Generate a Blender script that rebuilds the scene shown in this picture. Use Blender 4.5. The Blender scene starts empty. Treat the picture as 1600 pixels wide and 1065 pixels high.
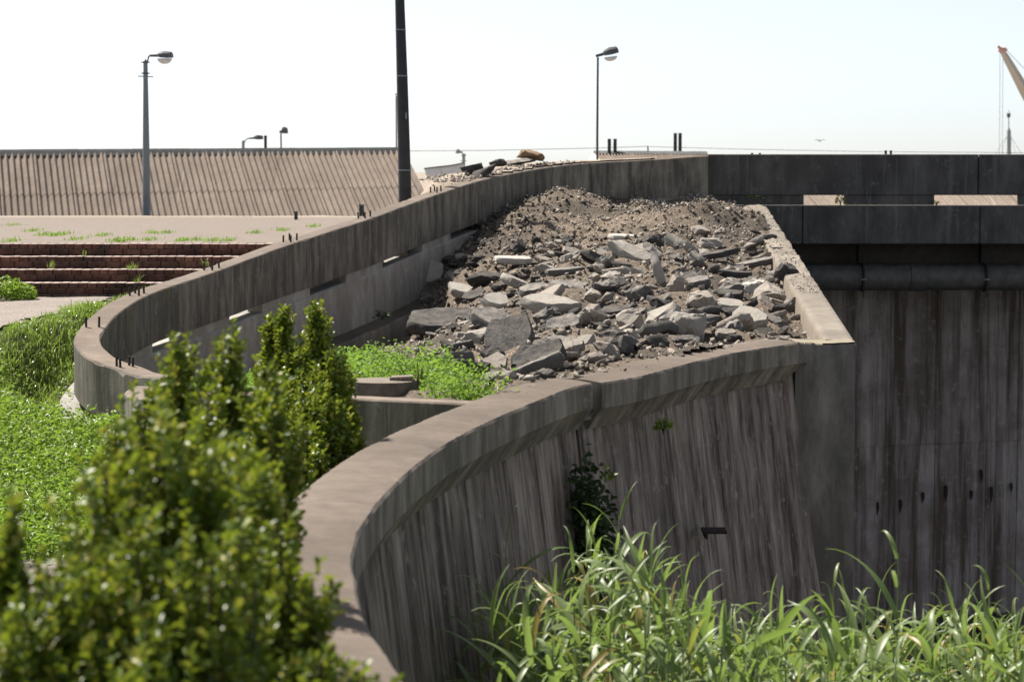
import bpy, bmesh, math, random
import numpy as np
from mathutils import Vector, Matrix, noise as mnoise
random.seed(7); np.random.seed(7)
R = math.radians
D = bpy.data
SC = bpy.context.scene
COL = SC.collection

# ------------------------------------------------------------------ camera
F = 3400.0            # focal length in photo pixels (1600 wide)
HC = 1.54             # eye height above the lower path
PITCH = math.atan((532.5-266)/F)
cd = D.cameras.new('camera'); cam = D.objects.new('camera', cd); COL.objects.link(cam)
cam.location = (0, 0, HC); cam.rotation_euler = (math.pi/2-PITCH, 0, 0)
cd.sensor_width = 36; cd.lens = F/1600*36; cd.clip_start = .1; cd.clip_end = 6000
cd.dof.use_dof = True; cd.dof.focus_distance = 19; cd.dof.aperture_fstop = 4.5
SC.camera = cam
# ------------------------------------------------------------------ sky, sun, exposure
SUN_EL, SUN_AZ = R(53), R(-47)     # azimuth measured from +Y towards +X: behind and to the left
w = D.worlds.new('World'); SC.world = w; w.use_nodes = True
nt = w.node_tree; nt.nodes.clear()
sky = nt.nodes.new('ShaderNodeTexSky'); sky.sky_type = 'NISHITA'; sky.sun_disc = False
sky.sun_elevation = SUN_EL; sky.sun_rotation = SUN_AZ
sky.air_density = 0.6; sky.dust_density = 0.5; sky.ozone_density = 1.0
bg = nt.nodes.new('ShaderNodeBackground'); bg.inputs[1].default_value = .078
wo = nt.nodes.new('ShaderNodeOutputWorld')
hs = nt.nodes.new('ShaderNodeHueSaturation'); hs.inputs['Saturation'].default_value = .42      # hazy, nearly white sky
nt.links.new(sky.outputs[0], hs.inputs['Color']); nt.links.new(hs.outputs[0], bg.inputs[0]); nt.links.new(bg.outputs[0], wo.inputs[0])
sl = D.lights.new('sun', 'SUN'); sl.energy = 4.8; sl.angle = R(.5); sl.color = (1, .935, .85)
so = D.objects.new('sun', sl); COL.objects.link(so)
sv = Vector((math.sin(SUN_AZ)*math.cos(SUN_EL), math.cos(SUN_AZ)*math.cos(SUN_EL), math.sin(SUN_EL)))
so.rotation_euler = sv.to_track_quat('Z', 'Y').to_euler(); so.location = sv*60
SC.view_settings.view_transform = 'Standard'; SC.view_settings.look = 'None'
SC.view_settings.exposure = 1.03; SC.view_settings.gamma = 1; SC.view_settings.use_curve_mapping = False
SC.cycles.max_bounces = 6; SC.cycles.transparent_max_bounces = 6

# ------------------------------------------------------------------ helpers
CP, SP = math.cos(PITCH), math.sin(PITCH)
def P(px, py, Y):
    "point on the photo ray (px,py) at ground distance Y"
    a, b = (px-800)/F, (532.5-py)/F
    dx, dy, dz = a, CP+b*SP, -SP+b*CP
    return Vector((dx/dy*Y, Y, HC+dz/dy*Y))
def proj(p):
    x, y, z = p[0], p[1], p[2]-HC
    dep = y*CP-z*SP; up = y*SP+z*CP
    return 800+F*x/dep, 532.5-F*up/dep
def nz(x, y, z=0): return mnoise.noise((x, y, z))
def fbm(x, y, z=0, o=4):
    s = 0; a = 1; f = 1
    for i in range(o): s += a*mnoise.noise((x*f, y*f, z*f+i*7.3)); a *= .5; f *= 2.03
    return s
def tag(o, label=None, cat=None, group=None, kind=None):
    if label: o['label'] = label
    if cat: o['category'] = cat
    if group: o['group'] = group
    if kind: o['kind'] = kind
    elif cat: o['kind'] = 'thing'
    return o
def link(o, parent=None):
    COL.objects.link(o)
    if parent is not None: o.parent = parent
    return o
def empty(name, loc=(0, 0, 0), label=None, cat=None, group=None):
    o = D.objects.new(name, None); link(o); o.location = loc; o.empty_display_size = .1
    return tag(o, label, cat, group)
class MB:
    def __init__(s): s.v = []; s.f = []; s.m = []
    def add(s, vs, fs, mi=0):
        b = len(s.v); s.v += [tuple(q) for q in vs]; s.f += [tuple(i+b for i in q) for q in fs]; s.m += [mi]*len(fs)
    def box(s, x0, x1, y0, y1, z0, z1, mi=0):
        s.add([(x0,y0,z0),(x1,y0,z0),(x1,y1,z0),(x0,y1,z0),(x0,y0,z1),(x1,y0,z1),(x1,y1,z1),(x0,y1,z1)],
              [(0,3,2,1),(4,5,6,7),(0,1,5,4),(1,2,6,5),(2,3,7,6),(3,0,4,7)], mi)
    def tube(s, pts, rad, n=10, caps=True, mi=0, sy=1.0):
        pts = [Vector(p) for p in pts]; rad = rad if hasattr(rad, '__len__') else [rad]*len(pts)
        vs = []; fs = []
        up = Vector((0, 0, 1))
        t0 = (pts[1]-pts[0]).normalized()
        if abs(t0.z) > .95: up = Vector((0, 1, 0))
        for i, p in enumerate(pts):
            t = (pts[min(i+1, len(pts)-1)]-pts[max(i-1, 0)]).normalized()
            a = t.cross(up).normalized(); b = a.cross(t)
            for k in range(n):
                g = 2*math.pi*k/n; vs.append(p+rad[i]*(math.cos(g)*a+math.sin(g)*b*sy))
        for i in range(len(pts)-1):
            for k in range(n):
                fs.append((i*n+k, (i+1)*n+k, (i+1)*n+(k+1) % n, i*n+(k+1) % n))
        if caps: fs += [tuple(range(n)), tuple(range((len(pts)-1)*n, len(pts)*n))[::-1]]
        s.add(vs, fs, mi)
    def build(s, name, mat, parent=None, smooth=False, bevel=0, angle=None):
        me = D.meshes.new(name); me.from_pydata(s.v, [], s.f)
        for m in (mat if isinstance(mat, (list, tuple)) else [mat]): me.materials.append(m)
        if any(s.m): me.polygons.foreach_set('material_index', s.m)
        me.validate(); me.update()
        if bevel:
            bm = bmesh.new(); bm.from_mesh(me)
            bmesh.ops.remove_doubles(bm, verts=bm.verts, dist=1e-5)
            bmesh.ops.bevel(bm, geom=list(bm.edges), offset=bevel, segments=1, affect='EDGES', clamp_overlap=True)
            bm.to_mesh(me); bm.free()
        bm = bmesh.new(); bm.from_mesh(me); bmesh.ops.recalc_face_normals(bm, faces=bm.faces); bm.to_mesh(me); bm.free()
        if smooth: me.polygons.foreach_set('use_smooth', [True]*len(me.polygons))
        if angle: me.set_sharp_from_angle(angle=R(angle))
        return link(D.objects.new(name, me), parent)
def npmesh(name, V, Fq, mat, parent=None, smooth=False):
    "fast mesh from numpy verts and equally sized faces"
    V = np.asarray(V, np.float32).reshape(-1, 3); Fq = np.asarray(Fq, np.int32); k = Fq.shape[1]
    me = D.meshes.new(name); me.vertices.add(len(V)); me.vertices.foreach_set('co', V.ravel())
    me.loops.add(Fq.size); me.loops.foreach_set('vertex_index', Fq.ravel())
    me.polygons.add(len(Fq)); me.polygons.foreach_set('loop_start', np.arange(0, Fq.size, k, dtype=np.int32))
    me.polygons.foreach_set('loop_total', np.full(len(Fq), k, np.int32))
    if smooth: me.polygons.foreach_set('use_smooth', np.ones(len(Fq), bool))
    me.materials.append(mat); me.update(calc_edges=True); me.validate()
    return link(D.objects.new(name, me), parent)
def catmull(pts, ds):
    "resample a polyline of vectors smoothly"
    pts = [Vector(p) for p in pts]; ext = [2*pts[0]-pts[1]]+pts+[2*pts[-1]-pts[-2]]
    out = []
    for i in range(1, len(ext)-2):
        p0, p1, p2, p3 = ext[i-1:i+3]
        n = max(2, int((p2-p1).length/ds))
        for k in range(n):
            t = k/n
            out.append(.5*((2*p1)+(p2-p0)*t+(2*p0-5*p1+4*p2-p3)*t*t+(3*p1-p0-3*p2+p3)*t**3))
    out.append(pts[-1]); return out
class Path:
    def __init__(s, pts, ds=.02):
        s.p = catmull(pts, ds); s.s = [0]
        for a, b in zip(s.p, s.p[1:]): s.s.append(s.s[-1]+(b-a).to_2d().length)
        s.L = s.s[-1]; s.S = np.array(s.s); s.A = np.array([tuple(q) for q in s.p])
    def at(s, t):
        return Vector([float(np.interp(t, s.S, s.A[:, k])) for k in range(3)])
    def nrm(s, t, e=.12):
        d = s.at(min(t+e, s.L))-s.at(max(t-e, 0)); d.z = 0; d.normalize(); return Vector((d.y, -d.x, 0))
    def s_px(s, px, lo=0, hi=None, u=0, w=0):
        "arc length whose point projects to photo column px"
        best = None
        for t in np.arange(lo, hi or s.L, .02):
            q = s.at(t)+s.nrm(t)*u; q.z += w
            e = abs(proj(q)[0]-px)
            if best is None or e < best[0]: best = (e, t)
        return best[1]
def sweep(path, ss, prof, disp=None, caps=True):
    "prof: closed list of (u,w) per station or function(s)->list ; returns MB"
    mb = MB(); vs = []; n = None
    for t in ss:
        c = path.at(t); nn = path.nrm(t)
        pr = prof(t) if callable(prof) else prof
        n = len(pr)
        for k, (u, w_) in enumerate(pr):
            q = c+nn*u; q.z += w_
            if disp: q = disp(q, t, k, nn)
            vs.append(q)
    fs = []
    m = len(ss)
    for i in range(m-1):
        for k in range(n):
            fs.append((i*n+k, i*n+(k+1) % n, (i+1)*n+(k+1) % n, (i+1)*n+k))
    if caps: fs += [tuple(range(n))[::-1], tuple(range((m-1)*n, m*n))]
    mb.add(vs, fs); return mb
def inpoly(x, y, poly):
    c = False; j = len(poly)-1
    for i in range(len(poly)):
        xi, yi = poly[i]; xj, yj = poly[j]
        if (yi > y) != (yj > y) and x < (xj-xi)*(y-yi)/(yj-yi)+xi: c = not c
        j = i
    return c

# ------------------------------------------------------------------ materials
class NT:
    def __init__(s, name):
        s.m = D.materials.new(name); s.m.use_nodes = True; s.t = s.m.node_tree; s.t.nodes.clear()
        s.out = s.t.nodes.new('ShaderNodeOutputMaterial')
    def n(s, typ, **kw):
        x = s.t.nodes.new('ShaderNode'+typ)
        for k, v in kw.items(): setattr(x, k, v)
        return x
    def l(s, a, b): s.t.links.new(a, b)
    def pos(s, obj=False):
        return s.n('TexCoord').outputs['Object'] if obj else s.n('NewGeometry').outputs['Position']
    def scaled(s, vec, sc, loc=(0, 0, 0)):
        m = s.n('Mapping'); m.inputs['Scale'].default_value = sc; m.inputs['Location'].default_value = loc; s.l(vec, m.inputs[0]); return m.outputs[0]
    def noise(s, vec, sc, det=5, rough=.6, lac=2.0):
        x = s.n('TexNoise'); x.inputs['Scale'].default_value = sc; x.inputs['Detail'].default_value = det
        x.inputs['Roughness'].default_value = rough; s.l(vec, x.inputs['Vector']); return x.outputs[0]
    def voro(s, vec, sc, feat='F1'):
        x = s.n('TexVoronoi', feature=feat); x.inputs['Scale'].default_value = sc; s.l(vec, x.inputs['Vector']); return x
    def ramp(s, fac, a, b, interp='LINEAR'):
        x = s.n('ValToRGB'); x.color_ramp.elements[0].position = a; x.color_ramp.elements[1].position = b
        x.color_ramp.interpolation = interp; s.l(fac, x.inputs[0]); return x.outputs[0]
    def mix(s, fac, a, b, blend='MIX'):
        x = s.n('Mix', data_type='RGBA', blend_type=blend)
        for sock, v in ((x.inputs[0], fac), (x.inputs[6], a), (x.inputs[7], b)):
            if isinstance(v, (int, float)): sock.default_value = v
            elif isinstance(v, tuple): sock.default_value = v+(1,) if len(v) == 3 else v
            else: s.l(v, sock)
        return x.outputs[2]
    def math(s, op, a, b=0.5):
        x = s.n('Math', operation=op)
        for sock, v in ((x.inputs[0], a), (x.inputs[1], b)):
            if isinstance(v, (int, float)): sock.default_value = v
            else: s.l(v, sock)
        return x.outputs[0]
    def topmask(s, lo=.5, hi=.85):
        g = s.n('NewGeometry'); sp = s.n('SeparateXYZ'); s.l(g.outputs['Normal'], sp.inputs[0])
        return s.ramp(sp.outputs[2], lo, hi)
    def bump(s, h, dist=.01, st=1.0):
        b = s.n('Bump'); b.inputs['Distance'].default_value = dist; b.inputs['Strength'].default_value = st; s.l(h, b.inputs['Height']); return b.outputs[0]
    def pbr(s, col, rough=.85, bump=None, spec=.3, metal=0):
        b = s.n('BsdfPrincipled')
        if isinstance(col, tuple): b.inputs['Base Color'].default_value = col+(1,)
        else: s.l(col, b.inputs['Base Color'])
        if isinstance(rough, (int, float)): b.inputs['Roughness'].default_value = rough
        else: s.l(rough, b.inputs['Roughness'])
        b.inputs['Specular IOR Level'].default_value = spec; b.inputs['Metallic'].default_value = metal
        if bump is not None: s.l(bump, b.inputs['Normal'])
        s.l(b.outputs[0], s.out.inputs[0]); return s.m

def concrete(name, base, dark, top=None, light=None, streak=9.0, sa=.42, sb=.66, moss=None, mossamt=.62, obj=False, bumpd=.006, rot=0, zs=.35):
    t = NT(name); p = t.pos(obj)
    big = t.noise(p, .9, 6, .65)
    stv = t.noise(t.scaled(p, (1, 1, zs/streak*3)), streak, 6, .7)
    stv2 = t.noise(t.scaled(p, (1, 1, .04), (3, 1, 2)), streak*3.1, 4, .7)
    fine = t.noise(p, 70, 4, .75)
    mid = t.noise(p, 7, 6, .7)
    c = t.mix(t.ramp(stv, sa, sb), dark, base)
    c = t.mix(t.math('MULTIPLY', t.ramp(stv2, .55, .72), .55), c, light or tuple(min(1, q*1.5) for q in base))
    c = t.mix(t.math('MULTIPLY', t.ramp(big, .46, .66), .6), c, dark)
    if light: c = t.mix(t.math('MULTIPLY', t.ramp(mid, .58, .7), .55), c, light)
    if moss: c = t.mix(t.math('MULTIPLY', t.ramp(t.noise(t.scaled(p, (1, 1, .45), (9, 4, 1)), 2.1, 6, .7), mossamt, mossamt+.14), .75), c, moss)
    if top:
        tc = t.mix(t.ramp(mid, .35, .7), tuple(q*.78 for q in top), tuple(min(1, q*1.15) for q in top))
        tc = t.mix(t.math('MULTIPLY', t.ramp(t.noise(p, 26, 5, .8), .56, .70), .65), tc, tuple(q*.45 for q in top))
        tc = t.mix(t.math('MULTIPLY', t.ramp(big, .44, .60), .7), tc, tuple(q*.55 for q in top))
        tc = t.mix(t.math('MULTIPLY', t.ramp(t.noise(p, 55, 4, .8), .62, .70), .5), tc, tuple(min(1, q*1.9) for q in top))
        c = t.mix(t.topmask(), c, tc)
    c = t.mix(t.math('MULTIPLY', t.ramp(fine, .35, .75), .3), c, tuple(q*.45 for q in base))
    h = t.math('ADD', t.math('MULTIPLY', fine, .5), mid)
    return t.pbr(c, .92, t.bump(h, bumpd, .9), .2)
def plain(name, col, rough=.7, metal=0, var=.25, sc=8, obj=True, spec=.4):
    t = NT(name); p = t.pos(obj); n = t.noise(p, sc, 6, .7)
    c = t.mix(t.ramp(n, .35, .7), tuple(q*(1-var) for q in col), tuple(min(1, q*(1+var)) for q in col))
    return t.pbr(c, rough, t.bump(n, .003, .5), spec, metal)
def rock(name, a, b, dust, dustamt=.75, speck=None, obj=True):
    t = NT(name); p = t.pos(obj); oi = t.n('ObjectInfo'); rnd = oi.outputs['Random']
    pv = t.n('VectorMath', operation='ADD'); t.l(p, pv.inputs[0])
    cmb = t.n('CombineXYZ'); mm = t.math('MULTIPLY', rnd, 37.0)
    for k in range(3): t.l(mm, cmb.inputs[k])
    t.l(cmb.outputs[0], pv.inputs[1]); p = pv.outputs[0]
    n1 = t.noise(p, 6, 6, .7); n2 = t.noise(p, 38, 5, .8)
    c = t.mix(t.ramp(n1, .3, .7), a, b)
    c = t.mix(t.math('MULTIPLY', rnd, .45), c, tuple(q*.5 for q in a))
    if speck:
        v = t.voro(p, 55); c = t.mix(t.math('MULTIPLY', t.ramp(v.outputs['Distance'], .36, .22), .6), c, t.mix(t.noise(p, 30), speck, tuple(q*.4 for q in speck)))
    c = t.mix(t.math('MULTIPLY', t.ramp(n2, .56, .72), .55), c, tuple(q*.35 for q in a))
    dm = t.math('MULTIPLY', t.topmask(.15, .9), t.ramp(t.noise(p, 9, 5, .75), .36, .62))
    c = t.mix(t.math('MULTIPLY', dm, dustamt), c, dust)
    h = t.math('ADD', n1, t.math('MULTIPLY', n2, .6))
    return t.pbr(c, .95, t.bump(h, .022, 1.0), .15)
def leafmat(name, a, b, trans=.45, rough=.38, spec=.5, yellow=None, yamt=.06, tcol=None):
    t = NT(name); g = t.n('NewGeometry'); rnd = g.outputs['Random Per Island']
    oi = t.n('ObjectInfo').outputs['Random']
    r2 = t.math('FRACT', t.math('ADD', rnd, oi))
    c = t.mix(r2, a, b)
    if yellow: c = t.mix(t.ramp(r2, 1-yamt-.02, 1-yamt), c, yellow)
    bs = t.n('BsdfPrincipled'); t.l(c, bs.inputs['Base Color']); bs.inputs['Roughness'].default_value = rough; bs.inputs['Specular IOR Level'].default_value = spec
    tr = t.n('BsdfTranslucent'); t.l(t.mix(.0, c, c) if not tcol else t.mix(.6, c, tcol), tr.inputs[0])
    ms = t.n('MixShader'); ms.inputs[0].default_value = trans; t.l(bs.outputs[0], ms.inputs[1]); t.l(tr.outputs[0], ms.inputs[2])
    t.l(ms.outputs[0], t.out.inputs[0]); return t.m
def groundmat(name, a, b, c3=None, sc=1.2, fine=60, amt=.5, grav=None, obj=False):
    t = NT(name); p = t.pos(obj)
    n1 = t.noise(p, sc, 6, .65); n2 = t.noise(p, fine, 4, .75)
    c = t.mix(t.ramp(n1, .35, .65), a, b)
    if c3: c = t.mix(t.math('MULTIPLY', t.ramp(t.noise(p, sc*3.3, 6, .7), .52, .66), .8), c, c3)
    c = t.mix(t.math('MULTIPLY', t.ramp(n2, .5, .72), amt), c, tuple(q*.45 for q in a))
    h = n2
    if grav:
        v = t.voro(p, grav); h = t.math('ADD', v.outputs['Distance'], n2)
        c = t.mix(t.math('MULTIPLY', t.ramp(v.outputs['Distance'], .2, .6), .5), c, tuple(q*.4 for q in a))
    return t.pbr(c, .95, t.bump(h, .012, .9), .15)

M = {}
M['parapet'] = concrete('weathered parapet concrete', (.28, .258, .215), (.085, .078, .068), top=(.195, .158, .13), light=(.28, .265, .235), streak=6, moss=(.15, .12, .05))
M['parapet_new'] = concrete('pale nose concrete', (.24, .225, .185), (.09, .085, .07), top=(.24, .19, .152), light=(.33, .31, .27), streak=7, moss=(.20, .16, .07), mossamt=.58)
M['lower_wall'] = concrete('pale lower wall concrete', (.50, .48, .45), (.27, .25, .215), top=(.40, .385, .35), light=(.50, .50, .49), streak=3, moss=(.16, .14, .08))
M['ledge'] = concrete('footing concrete', (.34, .305, .25), (.16, .145, .115), top=(.13, .115, .09), light=(.32, .30, .26), streak=3)
M['wing'] = concrete('board marked wall concrete', (.41, .342, .302), (.062, .051, .045), light=(.50, .44, .40), streak=7, sa=.40, sb=.68, moss=(.19, .165, .06), mossamt=.62, bumpd=.009, zs=.16)
M['coping'] = concrete('coping concrete', (.34, .30, .253), (.12, .105, .088), top=(.162, .130, .104), light=(.34, .31, .26), streak=5, moss=(.20, .17, .06), mossamt=.64)
M['pier'] = concrete('pier concrete', (.345, .315, .28), (.135, .125, .112), top=(.30, .265, .19), light=(.22, .215, .20), streak=4, moss=(.10, .10, .055), mossamt=.56)
M['strip'] = concrete('sunlit side wall concrete', (.27, .23, .185), (.20, .17, .135), top=(.27, .235, .195), light=(.32, .28, .235), streak=3)
M['bridge'] = concrete('black stained bridge concrete', (.145, .136, .127), (.062, .058, .054), top=(.20, .18, .16), light=(.23, .222, .212), streak=2.6, sa=.38, sb=.7)
M['abut'] = concrete('abutment concrete', (.43, .378, .352), (.095, .07, .053), light=(.48, .44, .42), streak=3.2, sa=.40, sb=.58, moss=(.09, .06, .035), mossamt=.60, zs=.06)
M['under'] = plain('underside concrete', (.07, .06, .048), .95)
M['pipe'] = plain('dirty pipe', (.10, .094, .088), .6, 0, .35, 6)
M['iron'] = plain('rusty iron', (.035, .028, .025), .7, .3, .4, 20)
M['steel'] = plain('dull steel', (.22, .235, .26), .6, .2)
M['lamp_pole'] = plain('blue grey painted pole', (.16, .19, .215), .6, 0, .12, 3)
M['lamp_dark'] = plain('dark lamp housing', (.075, .08, .09), .5, 0, .15)
M['dark_pole'] = plain('dark timber pole', (.030, .032, .036), .7, 0, .3, 5)
M['white'] = plain('weathered white paint', (.62, .62, .60), .6, 0, .1, 6)
M['crane'] = plain('haze paled crane yellow', (.47, .43, .36), .5, 0, .1, .5)  # crane yellow, with distance haze mixed into the colour
M['crane_head'] = plain('faded red crane head', (.50, .30, .27), .6, 0, .15, 1)
M['mast'] = plain('haze paled mast grey', (.25, .28, .31), .6, 0, .1, .5)  # distance haze is put into this grey; far lamps share it
M['wire'] = plain('wire', (.14, .145, .155), .6)
M['bird'] = plain('gull feathers', (.10, .10, .105), .8)
t = NT('lamp bowl'); g_ = t.n('BsdfPrincipled'); g_.inputs['Base Color'].default_value = (.62, .63, .63, 1); g_.inputs['Roughness'].default_value = .25; g_.inputs['Transmission Weight'].default_value = .12; g_.inputs['IOR'].default_value = 1.2; t.l(g_.outputs[0], t.out.inputs[0]); M['bowl'] = t.m
M['asphalt'] = rock('broken asphalt', (.07, .067, .063), (.125, .119, .111), (.36, .325, .285), .8, (.22, .21, .2))
M['asphalt_dark'] = rock('fresh asphalt break', (.028, .027, .026), (.058, .055, .052), (.20, .18, .155), .55, (.13, .125, .12))
M['conc_rock'] = rock('broken concrete', (.29, .262, .225), (.42, .385, .34), (.42, .37, .31), .6, (.5, .48, .44))
M['pale_rock'] = rock('pale broken concrete', (.44, .41, .37), (.52, .50, .46), (.48, .43, .37), .5)
M['beige_rock'] = rock('dusty beige rubble', (.31, .272, .23), (.43, .385, .335), (.44, .395, .34), .8)
M['brown_rock'] = rock('brown stone', (.20, .13, .07), (.30, .21, .13), (.34, .26, .18), .5)
M['gravel_d'] = rock('dark crushed asphalt', (.06, .056, .052), (.13, .12, .11), (.28, .245, .20), .7)
M['crumb'] = rock('crumbled soil lumps', (.25, .205, .16), (.47, .39, .31), (.50, .42, .335), .6)
M['gravel_l'] = rock('pale crushed stone', (.30, .265, .22), (.44, .40, .35), (.45, .40, .34), .5)
def moundmat():
    t = NT('rubble soil'); p = t.pos()
    n1 = t.noise(p, .55, 5, .6); n2 = t.noise(p, 5, 6, .75); n3 = t.noise(p, 40, 5, .8)
    c = t.mix(t.ramp(n1, .43, .56), (.20, .168, .135), (.45, .36, .275))
    c = t.mix(t.math('MULTIPLY', t.ramp(n2, .54, .68), .6), c, (.15, .135, .12))
    c = t.mix(t.math('MULTIPLY', t.ramp(n3, .56, .68), .7), c, (.42, .37, .31))
    c = t.mix(t.math('MULTIPLY', t.ramp(n3, .44, .34), .6), c, (.08, .07, .06))
    return t.pbr(c, .97, t.bump(t.math('ADD', n2, n3), .035, 1), .1)
M['mound'] = moundmat()
M['brick'] = None
def brickmat(name, a, b, topc):
    t = NT(name); p = t.pos(); oi = t.n('ObjectInfo').outputs['Random']
    n = t.noise(p, 14, 6, .7)
    c = t.mix(oi, a, b); c = t.mix(t.math('MULTIPLY', t.ramp(n, .42, .66), .75), c, tuple(q*.3 for q in a))
    c = t.mix(t.math('MULTIPLY', t.ramp(t.noise(p, 1.3, 4), .45, .6), .7), c, (.028, .022, .02))
    c = t.mix(t.topmask(), c, topc)  # upward faces of the bricks are coloured paler than the sides
    return t.pbr(c, .9, t.bump(n, .004, .8), .2)
M['brick'] = brickmat('red brick', (.135, .062, .046), (.20, .105, .08), (.48, .385, .34))
M['mortar'] = plain('dirty mortar', (.06, .052, .046), .95, 0, .3, 10, False)
def pavemat():
    t = NT('block paving'); p = t.pos()
    b = t.n('TexBrick'); b.inputs['Scale'].default_value = 5; b.inputs['Mortar Size'].default_value = .03
    b.inputs['Color1'].default_value = (.27, .225, .19, 1); b.inputs['Color2'].default_value = (.21, .175, .15, 1); b.inputs['Mortar'].default_value = (.13, .11, .085, 1)
    t.l(p, b.inputs['Vector'])
    n = t.noise(p, .8, 6, .7)
    c = t.mix(t.math('MULTIPLY', t.ramp(n, .45, .65), .6), b.outputs[0], (.19, .16, .13))
    c = t.mix(t.math('MULTIPLY', t.ramp(t.noise(p, 3.2, 6, .75), .60, .68), .5), c, (.17, .16, .07))
    return t.pbr(c, .9, t.bump(b.outputs['Fac'], -.006, .8), .2)
M['paving'] = pavemat()
M['path'] = groundmat('gravel path', (.33, .285, .25), (.40, .35, .31), sc=1.5, fine=40, grav=45, amt=.6)
M['soil'] = groundmat('grassy soil', (.045, .06, .018), (.07, .075, .03), (.10, .085, .05), sc=2, fine=30)
M['sand'] = groundmat('sandy ground', (.27, .225, .18), (.33, .28, .225), sc=.3, fine=6, amt=.3)
M['bank'] = groundmat('muddy bank', (.07, .06, .04), (.10, .085, .05), sc=1, fine=20)
def roofmat(name, a, b):
    t = NT(name); p = t.pos(); oi = t.n('ObjectInfo').outputs['Random']
    n = t.noise(t.scaled(p, (1, 1, .6)), 1.2, 6, .7); n2 = t.noise(p, 9, 6, .75)
    c = t.mix(t.ramp(n, .35, .65), a, b); c = t.mix(t.math('MULTIPLY', oi, .35), c, tuple(q*.72 for q in a))
    c = t.mix(t.math('MULTIPLY', t.ramp(n2, .54, .70), .6), c, tuple(q*.45 for q in a))
    c = t.mix(t.math('MULTIPLY', t.ramp(t.noise(t.scaled(p, (6.5, .12, .12)), 1.6, 4, .6), .64, .70), .5), c, (.36, .31, .26))
    c = t.mix(t.math('MULTIPLY', t.ramp(t.noise(t.scaled(p, (6.1, .12, .12), (5, 0, 0)), 1.4, 4, .6), .56, .68), .45), c, tuple(q*.6 for q in a))
    return t.pbr(c, .92, t.bump(n2, .006, .6), .15)
M['roof'] = roofmat('corrugated fibre cement', (.185, .15, .122), (.255, .21, .172))
M['ridge'] = plain('dark ridge capping', (.075, .08, .082), .85, 0, .3, 3)
M['shedwall'] = plain('pale shed wall', (.50, .47, .43), .9, 0, .15, 1)
M['flue'] = plain('sooty flue', (.05, .052, .055), .8)
t = NT('dark canal water'); wn = t.noise(t.pos(), 3, 3); M['water'] = t.pbr((.008, .009, .008), .12, t.bump(wn, .02, .4), .5)
M['leaf_shrub'] = leafmat('glossy shrub leaves', (.034, .078, .008), (.22, .30, .03), .31, .42, .45, (.30, .28, .045), .12, (.34, .40, .03))
M['leaf_dark'] = leafmat('dark creeper leaves', (.03, .055, .02), (.05, .085, .028), .2, .45, .3)
M['leaf_sprig'] = leafmat('bright sprig leaves', (.12, .18, .03), (.22, .25, .06), .45, .4)
M['grass'] = leafmat('grass blades', (.16, .235, .04), (.30, .37, .085), .45, .32, .5, (.30, .28, .12), .04, (.26, .42, .05))
M['clover'] = leafmat('leafy weeds', (.14, .215, .025), (.28, .36, .06), .45, .45, .35, None, 0, (.24, .42, .04))
M['patch'] = leafmat('bright green weeds', (.10, .19, .03), (.18, .28, .05), .5, .5, .3, None, 0, (.28, .46, .05))
M['reed_leaf'] = leafmat('reed leaves', (.14, .205, .065), (.23, .29, .12), .42, .42, .5, (.30, .22, .06), .05, (.24, .36, .05))
M['reed_dry'] = leafmat('dry reed leaves', (.38, .20, .04), (.42, .30, .10), .4, .6, .3)
M['reed_stem'] = plain('reed stems', (.20, .24, .10), .6, 0, .2)
M['twig'] = plain('twigs', (.07, .05, .03), .9)
M['wood'] = plain('grey stump bark', (.16, .135, .115), .95, 0, .4, 14)
t = NT('stump cut face'); pp = t.pos(True); wv = t.n('TexWave', wave_type='RINGS', rings_direction='Z'); wv.inputs['Scale'].default_value = 16; wv.inputs['Distortion'].default_value = 3; wv.inputs['Detail'].default_value = 3; t.l(pp, wv.inputs[0])
M['stump_top'] = t.pbr(t.mix(t.ramp(wv.outputs[1], .2, .9), (.17, .145, .12), (.25, .215, .18)), .95, t.bump(wv.outputs[1], .004, .5), .1)

# ================================================================== PATHS OF THE WALLS (plan and height)
RW = Path([P(*q) for q in [(250,590,17.9),(206,585,18.5),(179,575,18.85),(137,559,19.25),(116,537,19.85),(119,520,20.25),(137,498,20.8),(172,472,21.6),(220,451,22.6),
      (302,425,24.0),(426,381,26.0),(547,343,28.3),(600,324,29.5),(660,303,31.0),(720,284,32.6),(780,271,34.0),(850,260,35.3),(925,254,35.95),(1010,250,36.15),(1104,243.5,36.2)]])
WPTS = ([Vector((1.3,2.6,.215)), Vector((.55,3.8,.21)), Vector((-.08,4.9,.2))]+[P(*q) for q in [(578,1000,6.25),(548,905,7.2),(547,865,7.7),(562,825,8.15),(602,772,9.05),(660,720,10.1),(720,682,11.06),(800,645,12.1),(900,606,13.4),(1000,588,14.25),(1125,556,15.85),(1249,535,17.0)]])
WW = Path(WPTS); WX = Path(WPTS+[WPTS[-1]+(WPTS[-1]-WPTS[-2])*.26])
NB = Vector((2.685, 17.0, 0)); 

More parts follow.
